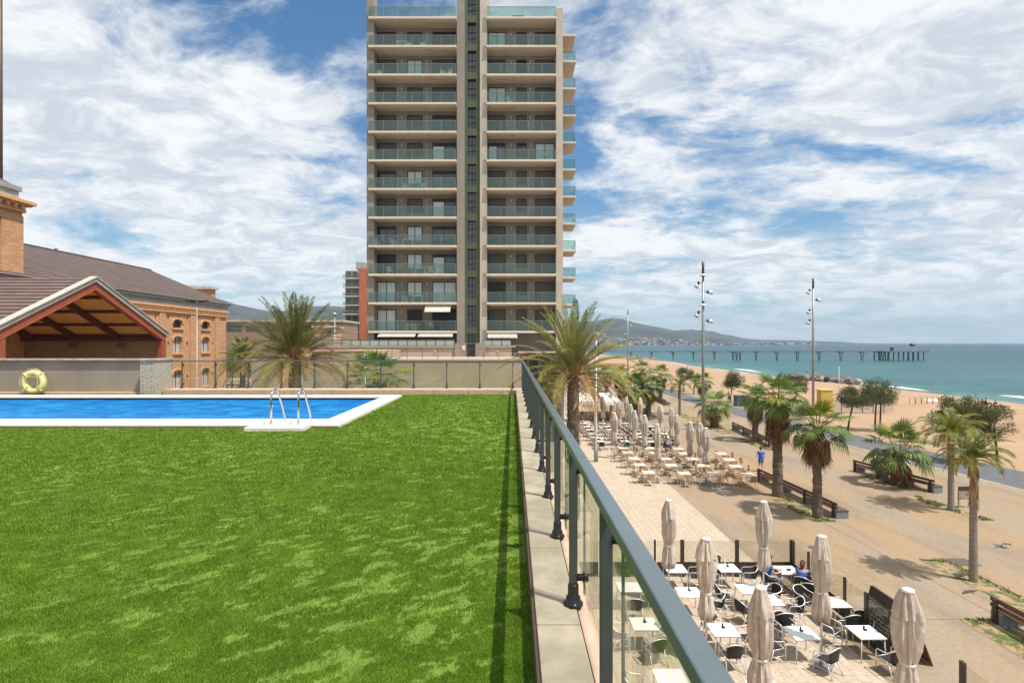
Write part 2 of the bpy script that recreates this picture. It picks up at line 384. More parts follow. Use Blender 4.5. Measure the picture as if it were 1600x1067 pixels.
# surf line
M_foam = mat('foam', (.72, .72, .69), .6, .1, 1.5, .3, 4)
b = MB(); pa = []; pb = []
y = 30.
while y < 420:
    # x where ground meets the sea
    lo = 88; 
    for k in range(60):
        lo += .25
        if gz(lo, y) < SEA: break
    w = .5+1.1*max(0, noise.noise(Vector((y*.06, 3, 0)))+.3)+.5*max(0, noise.noise(Vector((y*.4, 7, 0))))
    pa.append((lo-.15, y, SEA+.03)); pb.append((lo+w, y, SEA+.03)); y += 1.2
n = len(pa)
b.add(pa+pb, [(i, n+i, n+i+1, i+1) for i in range(n-1)]); o = b.build('surf', M_foam); tag(o, kind='structure')
for k, (y0, dx, ln) in enumerate([(96, 8, 20), (118, 13, 16), (150, 7, 26), (190, 16, 20), (66, 10, 16), (240, 9, 30), (78, 20, 10)]):
    b = MB(); vs = []
    for i in range(25):
        t = i/24; yy = y0+ln*(t-.5); w = .75*math.sin(PI*t)*(.6+.8*abs(noise.noise(Vector((yy*.5, k, 1)))))
        xx = 96+dx+cw(yy)+.9*noise.noise(Vector((yy*.15, k*3, 5)))
        vs += [(xx-w, yy, SEA+.02), (xx-.1*w, yy, SEA+.10+.35*math.sin(PI*t)), (xx+w*.6, yy, SEA+.02)]
    fs = []
    for i in range(24): fs += [(i*3, i*3+1, i*3+4, i*3+3), (i*3+1, i*3+2, i*3+5, i*3+4)]
    b.add(vs, fs); o = b.build('breaker', M_foam, smooth=True); tag(o, kind='structure')

# paving beside the building, bike path, left road
M_pave = brickmat('pavement_slabs', (.48, .39, .30), (.43, .35, .27), (.33, .25, .18), .62, .30, .012, 'ty', .85, .15, .22)
b = MB(); b.box(.53, 10.65, -12, 55.7, -.05, .006); o = b.build('pavement', M_pave); o['kind'] = 'structure'
b = MB(); b.box(5.5, 10.65, 55.7, 330, -.05, .006); o = b.build('pavement', M_pave); o['kind'] = 'structure'
M_asph = mat('bike_path_asphalt', (.115, .118, .125), .9, .12, 1.2, .3, 60, big=.2, coord='World')
b = MB(); nr = [(34.9, -10), (34.2, 20), (33.5, 35.8), (31.7, 51.3), (29.6, 72), (28.6, 90), (28.6, 120), (28.8, 330)]
fr = [(43, -10), (41, 20), (38.6, 38), (36.4, 52), (34.4, 72), (32.6, 90), (32.2, 120), (32.3, 330)]
n = len(nr); b.add([(x, y, .008) for x, y in nr]+[(x, y, .008) for x, y in fr], [(i, n+i, n+i+1, i+1) for i in range(n-1)]); o = b.build('bike_path', M_asph); o['kind'] = 'structure'
M_edge = mat('path_edge', (.45, .38, .28), .9, .1, 2, coord='World')
b = MB(); b.add([(x-.16, y, .012) for x, y in nr]+[(x+.0, y, .012) for x, y in nr], [(i, n+i, n+i+1, i+1) for i in range(n-1)]); o = b.build('path_border', M_edge); o['kind'] = 'structure'
M_road = mat('left_road_asphalt', (.22, .21, .195), .9, .1, .8, .2, 40, coord='World')
b = MB(); b.box(-39, -21, 46, 600, -.05, .007); o = b.build('road', M_road); o['kind'] = 'structure'
b = MB(); b.box(-20.5, .4, 20.4, 41.6, -.05, .007); o = b.build('road', M_road); o['kind'] = 'structure'

# planting strips
def stripmat():
    m = bpy.data.materials.new('strip_earth'); m.use_nodes = True; g = G(m.node_tree)
    ge = g.n('ShaderNodeNewGeometry'); P = ge.outputs['Position']
    f = g.ramp(g.noise(P, 1.6, 6, .7), .44, .58)
    c = g.mix(f, (.36, .235, .14), (.085, .12, .025))
    bs = g.n('ShaderNodeBsdfPrincipled', i_Base_Color=c, i_Roughness=.95)
    bn = g.n('ShaderNodeBump', i_Strength=.8, i_Distance=.05, i_Height=g.noise(P, 18, 4, .6)); g.put(bs, 'Normal', bn.outputs[0])
    g.n('ShaderNodeOutputMaterial', i_0=bs.outputs[0]); return m
M_strip = stripmat()
STRIPS = [[(18.05, 24.3), (18.35, 17), (19.5, 17), (19.2, 24.3)], [(15.55, 19.05), (15.6, 10), (16.8, 10), (16.75, 19.05)],
          [(24.65, 34.5), (25.3, 29.6), (26.1, 29.6), (25.5, 34.5)], [(25.2, 39.6), (26.0, 34.8), (26.9, 34.8), (26.0, 39.6)],
          [(15.9, 34.9), (16.2, 29.4), (17.4, 29.4), (17.1, 34.9)], [(22.4, 55.5), (22.7, 49), (24, 49), (23.8, 55.5)], [(21.8, 76), (22.3, 58), (23.9, 58), (23.4, 76)]]
tv = []; tf = []
for poly in STRIPS:
    b = MB(); b.prism(poly, -.05, .012); o = b.build('planting_strip', M_strip); o['kind'] = 'structure'
    e = MB()
    xa = [p[0] for p in poly]; ya = [p[1] for p in poly]
    for _ in range(3200):
        x = random.uniform(min(xa), max(xa)); y = random.uniform(min(ya), max(ya))
        t = (y-min(ya))/(max(ya)-min(ya)); xl = poly[1][0]*(1-t)+poly[0][0]*t; xr = poly[2][0]*(1-t)+poly[3][0]*t
        if not xl < x < xr or noise.noise(Vector((x*.9, y*.9, 4))) < .05: continue
        h = random.uniform(.04, .13); a = random.uniform(0, PI); w = .018; k = len(tv)
        tv += [(x-w*math.cos(a), y-w*math.sin(a), .01), (x+w*math.cos(a), y+w*math.sin(a), .01), (x+random.uniform(-.05, .05), y+random.uniform(-.05, .05), h)]
        tf.append((k, k+1, k+2))
b = MB(); b.add(tv, tf); tag(b.build('ground_grass', leafmat('weed_leaf', (.07, .11, .015), (.17, .21, .05))), 'patchy low grass growing in the earth strips of the promenade', 'grass', kind='stuff')

# ------------------------------------------------------------------ our roof terrace block
ZK = 7.96; ZL = 7.78
M_wallb = brickmat('terrace_block_wall', (.44, .36, .27), (.40, .33, .25), (.30, .24, .18), 1.2, .6, .008, 'wall', .85, .1, .2)
b = MB()
b.box(-45, .50, -8, 19.98, 0, ZL-1.9)
tb = b.build('terrace_building', M_wallb); tag(tb, 'low beige block whose flat roof carries the lawn and the pool', 'building')
b = MB(); b.box(-45, .36, -8, 11.9, ZL-1.9, ZL-.03); b.box(-4.22, .36, 11.9, 19.6, ZL-1.9, ZL-.03); b.box(-45, -4.22, 18.3, 19.6, ZL-1.9, ZL-.03)
b.build('roof_slab', M_wallb, tb)
b = MB(); b.box(.36, .50, -8, 19.98, ZL-1.9, ZK-.07); b.box(-45, .36, 19.6, 19.98, ZL-1.9, ZK-.07); b.build('outer_wall', M_wallb, tb)
# side kerb slabs (1.2 m pieces with joints) and the coping strip
b = MB(); y = -7.6
while y < 19.2:
    b.box(.145, .40, y, min(y+1.19, 19.3), ZL-.02, ZK); y += 1.2
kb = b.build('kerb', M_conc, bevel=.006); tag(kb, 'pale concrete kerb slabs along the lawn under the near glass railing', 'kerb')
b = MB(); b.box(.41, .505, -8, 20.0, ZK-.068, ZK-.02); b.build('coping_strip', M_cop, kb)
b = MB(); b.box(.125, .144, -8, 19.3, ZL-.02, ZK-.02); b.build('edge_trim', mat('trim_brown', (.085, .058, .038), .8), kb)
b = MB(); x = -12.33
while x < .3:
    b.box(x, min(x+1.19, .40), 19.31, 19.95, ZL-.02, ZK); x += 1.2
kb2 = b.build('kerb', M_cop, bevel=.01); tag(kb2, 'low tan kerb behind the pool carrying the far railing', 'kerb')

# lawn
def lawnmat():
    m = bpy.data.materials.new('turf_base'); m.use_nodes = True; g = G(m.node_tree)
    ge = g.n('ShaderNodeNewGeometry'); P = ge.outputs['Position']
    f = g.ramp(g.noise(g.scalev(P, (1, .9, 1), rot=(0, 0, R(20))), 1.9, 6, .62, .6), .42, .66)
    c = g.mix(f, (.06, .13, .006), (.12, .22, .015))
    c = g.mix(g.ramp(g.noise(P, 60, 3, .6), .35, .65, 0, .6), c, (.02, .07, .004))
    bs = g.n('ShaderNodeBsdfPrincipled', i_Base_Color=c, i_Roughness=.85); bs.inputs['Specular IOR Level'].default_value = .15
    bn = g.n('ShaderNodeBump', i_Strength=1., i_Distance=.02, i_Height=g.noise(P, 70, 3, .7)); g.put(bs, 'Normal', bn.outputs[0])
    g.n('ShaderNodeOutputMaterial', i_0=bs.outputs[0]); return m
b = MB(); b.add([(-45, -8, ZL), (.125, -8, ZL), (.125, 11.72, ZL), (-45, 11.72, ZL)], [(0, 1, 2, 3)])
b.add([(-3.72, 11.72, ZL), (.125, 11.72, ZL), (.125, 19.31, ZL), (-3.72, 19.31, ZL)], [(0, 1, 2, 3)])
b.add([(-45, 18.5, ZL), (-3.72, 18.5, ZL), (-3.72, 19.31, ZL), (-45, 19.31, ZL)], [(0, 1, 2, 3)])
o = b.build('lawn', lawnmat()); o['kind'] = 'structure'
# turf blades
def turf():
    Ps = []
    def reg(x0, x1, y0, y1, dens):
        n = int((x1-x0)*(y1-y0)*dens); return np.column_stack([rng.uniform(x0, x1, n), rng.uniform(y0, y1, n)])
    parts = []
    for (y0, y1, dens, w, h) in [(2.2, 3.6, 30000, .0020, .0115), (3.6, 5.2, 17000, .0027, .013), (5.2, 7.5, 8500, .0038, .016), (7.5, 11.7, 3000, .0066, .022), (11.7, 19.3, 1300, .011, .025)]:
        xl = -(y1*.96+.3)
        if y0 >= 11.7: p = reg(-3.7, .12, y0, y1, dens)
        else: p = reg(xl, .12, y0, y1, dens)
        p = p[np.abs(p[:, 0]) < p[:, 1]*.96+.4]
        parts.append((p, w, h))
    V = []; LAY = []
    for p, w, h in parts:
        n = len(p)
        # patches where the pile lies over and a paler colour is mixed in: a tilt field
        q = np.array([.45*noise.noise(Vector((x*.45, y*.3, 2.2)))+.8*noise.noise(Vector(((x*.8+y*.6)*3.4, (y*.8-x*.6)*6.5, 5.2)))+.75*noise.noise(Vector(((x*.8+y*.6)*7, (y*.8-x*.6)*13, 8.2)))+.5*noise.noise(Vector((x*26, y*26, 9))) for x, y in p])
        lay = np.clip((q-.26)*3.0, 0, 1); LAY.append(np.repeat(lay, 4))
        a = rng.uniform(0, PI, n)
        dx = np.cos(a)*w; dy = np.sin(a)*w
        lean = (.5+1.3*lay)*h*rng.uniform(.5, 1.5, n)
        la = np.where(lay > .3, R(65)+rng.normal(0, .5, n), rng.uniform(0, 2*PI, n))
        tx = np.cos(la)*lean; ty = np.sin(la)*lean; hz = h*(1-.5*lay)*rng.uniform(.45, 1.25, n)
        A = np.column_stack([p[:, 0]-dx, p[:, 1]-dy, np.full(n, ZL-.002)]); B = np.column_stack([p[:, 0]+dx, p[:, 1]+dy, np.full(n, ZL-.002)])
        C = np.column_stack([p[:, 0]+tx+dx*.4, p[:, 1]+ty+dy*.4, ZL+hz]); D = np.column_stack([p[:, 0]+tx-dx*.4, p[:, 1]+ty-dy*.4, ZL+hz])
        V.append(np.stack([A, B, C, D], 1).reshape(-1, 3))
    V = np.concatenate(V); nq = len(V)//4
    me = bpy.data.meshes.new('turf'); me.vertices.add(len(V)); me.vertices.foreach_set('co', V.astype(np.float32).ravel())
    me.loops.add(len(V)); me.loops.foreach_set('vertex_index', np.arange(len(V), dtype=np.int32))
    me.polygons.add(nq); me.polygons.foreach_set('loop_start', np.arange(0, len(V), 4, dtype=np.int32)); me.polygons.foreach_set('loop_total', np.full(nq, 4, np.int32))
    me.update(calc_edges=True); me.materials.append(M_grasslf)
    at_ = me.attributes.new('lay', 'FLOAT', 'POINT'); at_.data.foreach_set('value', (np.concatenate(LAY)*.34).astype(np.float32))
    o = bpy.data.objects.new('turf', me); COL.objects.link(o); tag(o, 'bright green short artificial grass covering the roof lawn', 'grass', kind='stuff')
turf()

# ------------------------------------------------------------------ pool
def tilemat():
    m = bpy.data.materials.new('pool_tiles'); m.use_nodes = True; g = G(m.node_tree)
    ge = g.n('ShaderNodeNewGeometry'); P = ge.outputs['Position']
    br = g.n('ShaderNodeTexBrick', i_Vector=P, i_Color1=(.02, .62, .97, 1), i_Color2=(.04, .70, .98, 1), i_Mortar=(.14, .75, .98, 1), i_Scale=1., i_Mortar_Size=.012, i_Brick_Width=.25, i_Row_Height=.25); br.offset = 0
    c = br.outputs[0]
    # tile tint is plain: two blues with paler joints
    bs = g.n('ShaderNodeBsdfPrincipled', i_Base_Color=c, i_Roughness=.4); g.n('ShaderNodeOutputMaterial', i_0=bs.outputs[0]); return m
def poolwater():
    m = bpy.data.materials.new('pool_water'); m.use_nodes = True; g = G(m.node_tree)
    ge = g.n('ShaderNodeNewGeometry'); P = ge.outputs['Position']
    h = g.math('ADD', g.noise(g.scalev(P, (1, 2.2, 1)), 2.6, 4, .6, .6), g.math('MULTIPLY', g.noise(P, 9, 3, .5), .25))
    bn = g.n('ShaderNodeBump', i_Strength=1., i_Distance=.16, i_Height=h)
    tr = g.n('ShaderNodeBsdfTransparent', i_0=(.50, .80, .96, 1)); gl = g.n('ShaderNodeBsdfGlossy', i_0=(1, 1, 1, 1), i_1=.03, i_Normal=bn.outputs[0])
    fr = g.n('ShaderNodeFresnel', i_0=1.33, i_Normal=bn.outputs[0])
    pc = g.n('ShaderNodeBsdfDiffuse', i_0=g.mix(g.ramp(g.noise(g.scalev(P, (.45, 1.3, 1)), 3., 7, .68, 1.0), .44, .62), (.004, .15, .60), (.04, .46, .92)))  # ripple light and dark painted into the water as a diffuse blue pattern
    rf = g.n('ShaderNodeBsdfRefraction', i_0=(.90, .98, 1, 1), i_1=.02, i_2=1.33, i_Normal=bn.outputs[0])
    tr.inputs[0].default_value = (.85, .96, 1, 1)
    mr = g.n('ShaderNodeMixShader', i_0=.68, i_1=tr.outputs[0], i_2=rf.outputs[0])
    m1 = g.n('ShaderNodeMixShader', i_0=.42, i_1=mr.outputs[0], i_2=pc.outputs[0])
    mx = g.n('ShaderNodeMixShader', i_0=g.math('MULTIPLY', fr.outputs[0], .50), i_1=m1.outputs[0], i_2=gl.outputs[0])
    g.n('ShaderNodeOutputMaterial', i_0=mx.outputs[0]); return m
PX0, PX1, PY0, PY1 = -44.0, -4.25, 12.66, 17.9; ZC = 7.85
pool = empty('swimming_pool', (-20, 15, ZL), 0, 'long blue rectangular swimming pool with white coping set in the roof lawn', 'swimming pool')
def P_(b, *a, **k):
    o = b.build(*a, **k)
    return o
def at_parent(o, par):
    o.parent = par; o.matrix_parent_inverse = Matrix.Translation(-Vector(par.location)); return o
b = MB(); b.add([(PX0, PY0, ZL-.95), (PX1, PY0, ZL-.95), (PX1, PY1, ZL-1.7), (PX0, PY1, ZL-1.7), (PX0, PY0, ZC-.05), (PX1, PY0, ZC-.05), (PX1, PY1, ZC-.05), (PX0, PY1, ZC-.05)],
    [(0, 1, 2, 3), (0, 4, 5, 1), (1, 5, 6, 2), (2, 6, 7, 3), (3, 7, 4, 0)]); at_parent(b.build('basin', tilemat()), pool)
b = MB(); b.box(PX0-.5, PX1+.53, PY0-.93, PY0, ZL-.05, ZC); b.box(PX0-.5, PX1+.53, PY1, PY1+.6, ZL-.05, ZC); b.box(PX1, PX1+.53, PY0+.002, PY1-.002, ZL-.05, ZC); b.box(PX0-.5, PX0, PY0+.002, PY1-.002, ZL-.05, ZC)
at_parent(b.build('coping', M_pcop, bevel=.008), pool)
b = MB(); b.box(PX0-.51, PX1+.54, PY0-.94, PY0-.93, ZL-.05, ZC-.03); at_parent(b.build('coping_edge', mat('coping_side', (.22, .13, .085), .9)), pool)
b = MB(); nx = 160; ny = 24
b.add([(PX0, PY0, ZC-.10), (PX1, PY0, ZC-.10), (PX1, PY1, ZC-.10), (PX0, PY1, ZC-.10)], [(0, 1, 2, 3)]); at_parent(b.build('water', poolwater()), pool)
b = MB(); b.box(-5.52, -4.3, 11.25, 11.72, ZL-.04, ZC+.012); tag(b.build('step_slab', M_pcop, bevel=.01), 'pale stone slab in front of the chrome pool ladder', 'step')
# ladder
ld = empty('pool_ladder', (-4.85, 12.1, ZC), 0, 'chrome pool ladder with two arched handrails at the near pool edge', 'ladder')
for s in (-.29, .29):
    b = MB(); pts = [(s, -.42, -.0), (s, -.42, .5)]
    for k in range(9):
        a = PI-PI*k/8*.86; pts.append((s, -.23+.19*math.cos(a), .56+.19*math.sin(a)))
    pts += [(s, .18, .28), (s, .42, -.2), (s, .62, -.5), (s, .64, -1.3)]
    h = b.tube(pts, .0215, 12).build('handrail', M_chrome, ld, True)
    b = MB(); b.lathe([(.05, 0), (.05, .012), (.03, .022)], (s, -.42, .0), 16); b.build('anchor_ring', M_chrome, h, True)
for k in range(3):
    b = MB(); b.box(-.27, .27, .60, .68, -.55-.28*k, -.52-.28*k); b.build('rung', M_chrome, ld)

# ------------------------------------------------------------------ terrace railings
def railing(name, L, loc, rz, label, gl_side, n, first=0., off_=0.):
    """along +X local; glass on local -Y*gl_side; posts every 1.2"""
    r = empty(name, loc, rz, label, 'railing', 'glass railings round the roof lawn')
    b = MB(); b.box(-.03, L, -.032, .032, .965, 1.01); b.build('handrail', M_rail, r, bevel=.006)
    for i in range(n):
        x = first+i*1.2
        b = MB(); b.box(x-.012, x+.012, -.026, .026, .10, .962); p = b.build('post', M_post, r, bevel=.003)
        b = MB(); b.lathe([(.062, 0), (.062, .014), (.047, .022), (.045, .05), (.034, .06), (.034, .125), (.03, .13)], (x, 0, 0), 14)
        b.obox((x, 0, .012), (.13, .05, .02)); b.build('foot', M_black, p, True)
        for z in (.17, .84):
            b = MB(); b.tube([(x, gl_side*.022, z), (x, gl_side*.085, z)], .022, 10); b.tube([(x, gl_side*.06, z), (x, gl_side*.092, z)], .032, 12); b.build('clamp', M_black, p, True)
        if x+1.2 <= L+.05:
            b = MB(); b.box(x+.008, x+1.192, gl_side*.07-.005, gl_side*.07+.005, .06, .93); gp = b.build('glass_panel', M_rail_glass, r)
            for e in (x+.0065, x+1.1915): b = MB(); b.box(e, e+.002, gl_side*.07-.0052, gl_side*.07+.0052, .061, .929); b.build('glass_edge', mat('glass_edge_green', (.02, .07, .05), .2), gp)
    return r
ra = railing('glass_railing', 22.05, (.385, -2.2, ZK), R(90), 'long grey glass railing running from the camera along the promenade side of the lawn', -1, 18, first=.84)
# far end meets the back railing at Y=19.85
rb = railing('glass_railing', 12.66, (-12.29, 19.85, ZK), 0, 'grey glass railing behind the pool at the far end of the lawn', 1, 11, first=.32)
# ------------------------------------------------------------------ pool-side wall and pier
b = MB(); b.box(-46, -12.86, 19.32, 19.55, ZL-.05, 8.98); wl = b.build('pool_wall', M_grayr); tag(wl, 'grey rendered garden wall left of the railing behind the pool', 'wall')
b = MB(); b.box(-46, -12.87, 19.22, 19.6, 8.98, 9.05); b.build('wall_cap', M_conc, wl, bevel=.01)
b = MB(); b.box(-46, -12.87, 19.12, 19.32, ZL-.05, ZL+.10); b.build('wall_plinth', M_cop, wl, bevel=.01)
b = MB(); b.box(-12.86, -12.36, 18.92, 19.9, ZL-.05, 8.99); pr = b.build('brick_pier', M_brickw); tag(pr, 'white brick pier between the grey wall and the far railing', 'pier')
b = MB(); b.box(-12.9, -12.32, 18.88, 19.93, 8.99, 9.05); b.build('pier_cap', M_conc, pr, bevel=.01)
# lifebuoy
lb = empty('lifebuoy', (-16.62, 19.02, 8.25), 0, 'pale yellow lifebuoy with rope propped against the grey pool wall', 'lifebuoy')
M_buoy = mat('buoy_yellow', (.70, .62, .24), .55, .08, 4)
b = MB(); vs = []; N1 = 36; N2 = 14
for i in range(N1):
    a = 2*PI*i/N1
    for j in range(N2):
        c = 2*PI*j/N2; rr = .325+.10*math.cos(c); vs.append((rr*math.cos(a), .085*math.sin(c), rr*math.sin(a)))
b.add(vs, [(i*N2+j, i*N2+(j+1) % N2, ((i+1) % N1)*N2+(j+1) % N2, ((i+1) % N1)*N2+j) for i in range(N1) for j in range(N2)])
b.build('ring', M_buoy, lb, True)
for i in range(4):
    b = MB(); a = PI/4+i*PI/2; b.obox((.325*math.cos(a), 0, .325*math.sin(a)), (.222, .182, .05), 0, 0, (0, -a))
    b.build('strap', mat('buoy_strap', (.55, .5, .3), .6), lb, bevel=.01)
b = MB(); pts = []
for i in range(49):
    a = PI/4+2*PI*i/48; sg = abs(math.sin((a-PI/4)*2)); pts.append(((.44-.0*sg+.03*sg)*math.cos(a), -.03, (.44+.03*sg)*math.sin(a)))
pts2 = [(-.31, -.09, .31), (-.15, -.11, .19), (.05, -.11, .17), (.22, -.11, .21), (.31, -.09, .31)]
b.tube(pts, .009, 6); b.tube(pts2, .009, 6); b.tube([(.3, -.08, .3), (.22, -.1, .1), (.2, -.1, -.08), (.28, -.09, -.28)], .009, 6)
b.build('rope', mat('rope', (.6, .55, .38), .8), lb, True)
# ================================================================== BUILDINGS
def part(b, name, m, par, **k):
    o = b.build(name, m, par, **k); return o
# roof cladding with horizontal ribs running along one axis (shadow gaps painted as dark lines, plus shader bump)
def roofmat(name, col, axis, period):
    m = bpy.data.materials.new(name); m.use_nodes = True; g = G(m.node_tree)
    ge = g.n('ShaderNodeNewGeometry'); P = ge.outputs['Position']; sp = g.n('ShaderNodeSeparateXYZ', i_0=P)
    f = g.math('FRACT', g.math('DIVIDE', sp.outputs[axis], period))
    ln = g.ramp(f, .12, .5); 
    c = g.mix(g.ramp(g.noise(P, .8, 5, .6), .3, .7), tuple(x*.82 for x in col), tuple(x*1.15 for x in col))
    c = g.mix(g.math('SUBTRACT', 1.0, ln), c, tuple(x*.08 for x in col))
    bs = g.n('ShaderNodeBsdfPrincipled', i_Base_Color=c, i_Roughness=.75); bs.inputs['Specular IOR Level'].default_value = .3
    bn = g.n('ShaderNodeBump', i_Strength=.6, i_Distance=.05, i_Height=f); g.put(bs, 'Normal', bn.outputs[0])
    g.n('ShaderNodeOutputMaterial', i_0=bs.outputs[0]); return m
M_tileF = roofmat('brown_roof_tiles', (.135, .098, .086), 2, .33)
M_tileC = roofmat('brown_ribbed_roof', (.15, .10, .088), 2, .25)
M_gutter = mat('zinc_gutter', (.33, .35, .36), .5, .12, 1.2, metal=.15, coord='World')
M_shut = mat('grey_shutter', (.105, .098, .092), .7, .1, 5)
M_pane = mat('window_pane', (.035, .05, .06), .06, .2, 1, spec=.9)
M_curt = mat('white_curtain', (.62, .68, .72), .5, .12, 3, stretch=(8, 8, .5))
M_wframe = mat('dark_window_frame', (.025, .028, .03), .4)
# ---- old brick factory
FX = -39.6
fac = empty('brick_factory', (FX, 60, 0), 0, 'long old brick factory with brown tiled gable roof behind the red steel shed', 'factory')
def fpart(b, name, m, par=fac, **k):
    o = b.build(name, m, par, **k)
    if par is fac: o.matrix_parent_inverse = Matrix.Translation((-FX, -60, 0))
    return o
wins = [(y, zb, zt, w) for y in (41.2, 47.1, 53.0, 58.9, 64.8, 70.7) for zb, zt, w in ((11.4, 12.4, 1.75), (8.45, 10.4, 1.6), (4.1, 6.4, 1.6), (.6, 2.8, 1.6))]
# wall as a grid with real openings
def arch_wall(x, y0, y1, z1, holes, thick=.5):
    b = MB(); ys = sorted(set([y0, y1]+[h[0]-h[3]/2 for h in holes]+[h[0]+h[3]/2 for h in holes])); zs = sorted(set([0, z1]+[h[1] for h in holes]+[h[2] for h in holes]))
    def inh(y, z): return any(abs(y-h[0]) < h[3]/2 and h[1] < z < h[2] for h in holes)
    for i in range(len(ys)-1):
        for j in range(len(zs)-1):
            a, c, d, e = ys[i], ys[i+1], zs[j], zs[j+1]
            if inh((a+c)/2, (d+e)/2): continue
            b.add([(x, a, d), (x, c, d), (x, c, e), (x, a, e)], [(0, 1, 2, 3)])
    for (yc, zb, zt, w) in holes:   # reveals + arched head
        a, c = yc-w/2, yc+w/2; xi = x-.35
        b.add([(x, a, zb), (xi, a, zb), (xi, a, zt), (x, a, zt)], [(0, 1, 2, 3)]); b.add([(x, c, zb), (x, c, zt), (xi, c, zt), (xi, c, zb)], [(0, 1, 2, 3)])
        b.add([(x, a, zb), (x, c, zb), (xi, c, zb), (xi, a, zb)], [(0, 1, 2, 3)])
        n = 8; hh = .32; arc = [(a+w*k/n, zt-hh+hh*math.sqrt(max(0, 1-(2*k/n-1)**2))) for k in range(n+1)]
        for k in range(n):
            p, q = arc[k], arc[k+1]
            b.add([(x, p[0], p[1]), (x, q[0], q[1]), (x, q[0], zt), (x, p[0], zt)], [(0, 1, 2, 3)])
            b.add([(x, p[0], p[1]), (xi, p[0], p[1]), (xi, q[0], q[1]), (x, q[0], q[1])], [(0, 1, 2, 3)])
    return b
b = arch_wall(FX, 36, 75.8, 14.0, wins)
b.add([(FX, 75.8, 0), (-60, 75.8, 0), (-60, 75.8, 14.9), (-50, 75.8, 19.5), (FX, 75.8, 14.9)], [(0, 1, 2, 3, 4)])
fpart(b, 'wall', M_brick)
b = MB(); b.xprism([(0, 0), (0, 0)], 0, 0) if 0 else None
# pilasters and cornice
for y in (38.2, 44.2, 50.1, 56, 61.9, 67.8, 73.4):
    b = MB(); b.box(FX, FX+.13, y-.55, y+.55, 0, 13.15); 
    if y < 73: b.box(FX, FX+.07, y+.55, y+.85, 12.95, 13.15)
    fpart(b, 'pilaster', M_brick)
b = MB(); b.box(FX-.3, FX+.2, 36, 75.95, 13.15, 13.45); b.box(FX-.3, FX+.33, 36, 76.05, 13.72, 14.0)
y = 36.1
while y < 75.6: b.box(FX, FX+.28, y, y+.16, 13.45, 13.72); y += .34
fpart(b, 'cornice', M_brickt)
b = MB(); b.box(FX-.5, FX+.12, 36, 76.0, 14.0, 14.62); b.box(FX-.5, FX+.42, 36, 76.15, 14.62, 14.86); b.box(FX-.5, FX+.2, 36, 76.02, 14.32, 14.37)
fpart(b, 'gutter', M_gutter, bevel=.02)
b = MB(); e = (FX+.5, 14.80); rg = (-50.4, 19.62); bk = (-62, 14.6)
b.yprism([(e[0], e[1]), (e[0], e[1]+.12), (rg[0], rg[1]+.14), (bk[0], bk[1]), (bk[0], bk[1]-.1), (rg[0], rg[1])], 30, 76.3); rf = fpart(b, 'roof', M_tileF)
b = MB(); b.tube([(rg[0], 30, rg[1]+.14), (rg[0], 76.3, rg[1]+.14)], .14, 8); o = b.build('ridge_cap', M_tileF, rf)
for yy in (47.6, 60.5):
    b = MB(); b.box(-50.5, -50.3, yy-.1, yy+.1, 19.6, 20.05); b.tube([(-50.4, yy-.3, 20.05), (-50.4, yy+.3, 20.05)], .05, 6); b.build('vent', M_gutter, rf)
for (y, zb, zt, w) in wins:
    if y < 50: continue
    b = MB(); xi = FX-.30
    b.box(xi, xi+.03, y-w/2, y+w/2, zb, zt-.0)
    wo = fpart(b, 'window', mat('old_window_board', (.42, .42, .42), .8, .2, 3, .1, 10, coord='World') if zt < 11 else M_dark)
    b = MB(); b.box(FX+.001, FX+.16, y-w/2-.18, y+w/2+.18, zb-.22, zb-.0); b.build('sill', M_brickt, wo, bevel=.01)
    b = MB(); n = 9; hh = .36
    for k in range(n):
        a0 = PI*k/n; a1 = PI*(k+.9)/n; rin, ro = w/2, w/2+.24
        def pt(a, r): return (y-math.cos(a)*r, zt-.32+math.sin(a)*(r-w/2+.32)*1.0)
        b.add([(FX+.09, *pt(a0, rin)), (FX+.09, *pt(a1, rin)), (FX+.09, *pt(a1, ro)), (FX+.09, *pt(a0, ro)), (FX-.02, *pt(a0, rin)), (FX-.02, *pt(a1, rin)), (FX-.02, *pt(a1, ro)), (FX-.02, *pt(a0, ro))],
              [(0, 1, 2, 3), (3, 2, 6, 7), (0, 3, 7, 4), (1, 5, 6, 2)])
    for s in (-1, 1): b.box(FX+.001, FX+.085, y+s*(w/2+.13)-.12, y+s*(w/2+.13)+.12, zt-.5, zt-.30)
    b.build('arch', M_brickt, wo)
    if zt < 11 and zt > 3:
        b = MB(); b.box(xi+.03, xi+.07, y-.03, y+.03, zb, zt-.05); b.box(xi+.03, xi+.07, y-w/2, y+w/2, zt-.55, zt-.49); b.build('frame', M_wframe, wo)
b = MB()
for y in (55.9+1.3, 61.9+1.1, 61.9-1.1, 67.8+1.1, 67.8-1.1, 73.6-1.2, 50.1+1.2):
    for z in (12.6, 9.6, 5.6): b.box(FX+.002, FX+.03, y-.1, y+.1, z-.16, z+.16)
fpart(b, 'wall_vent', M_dark)
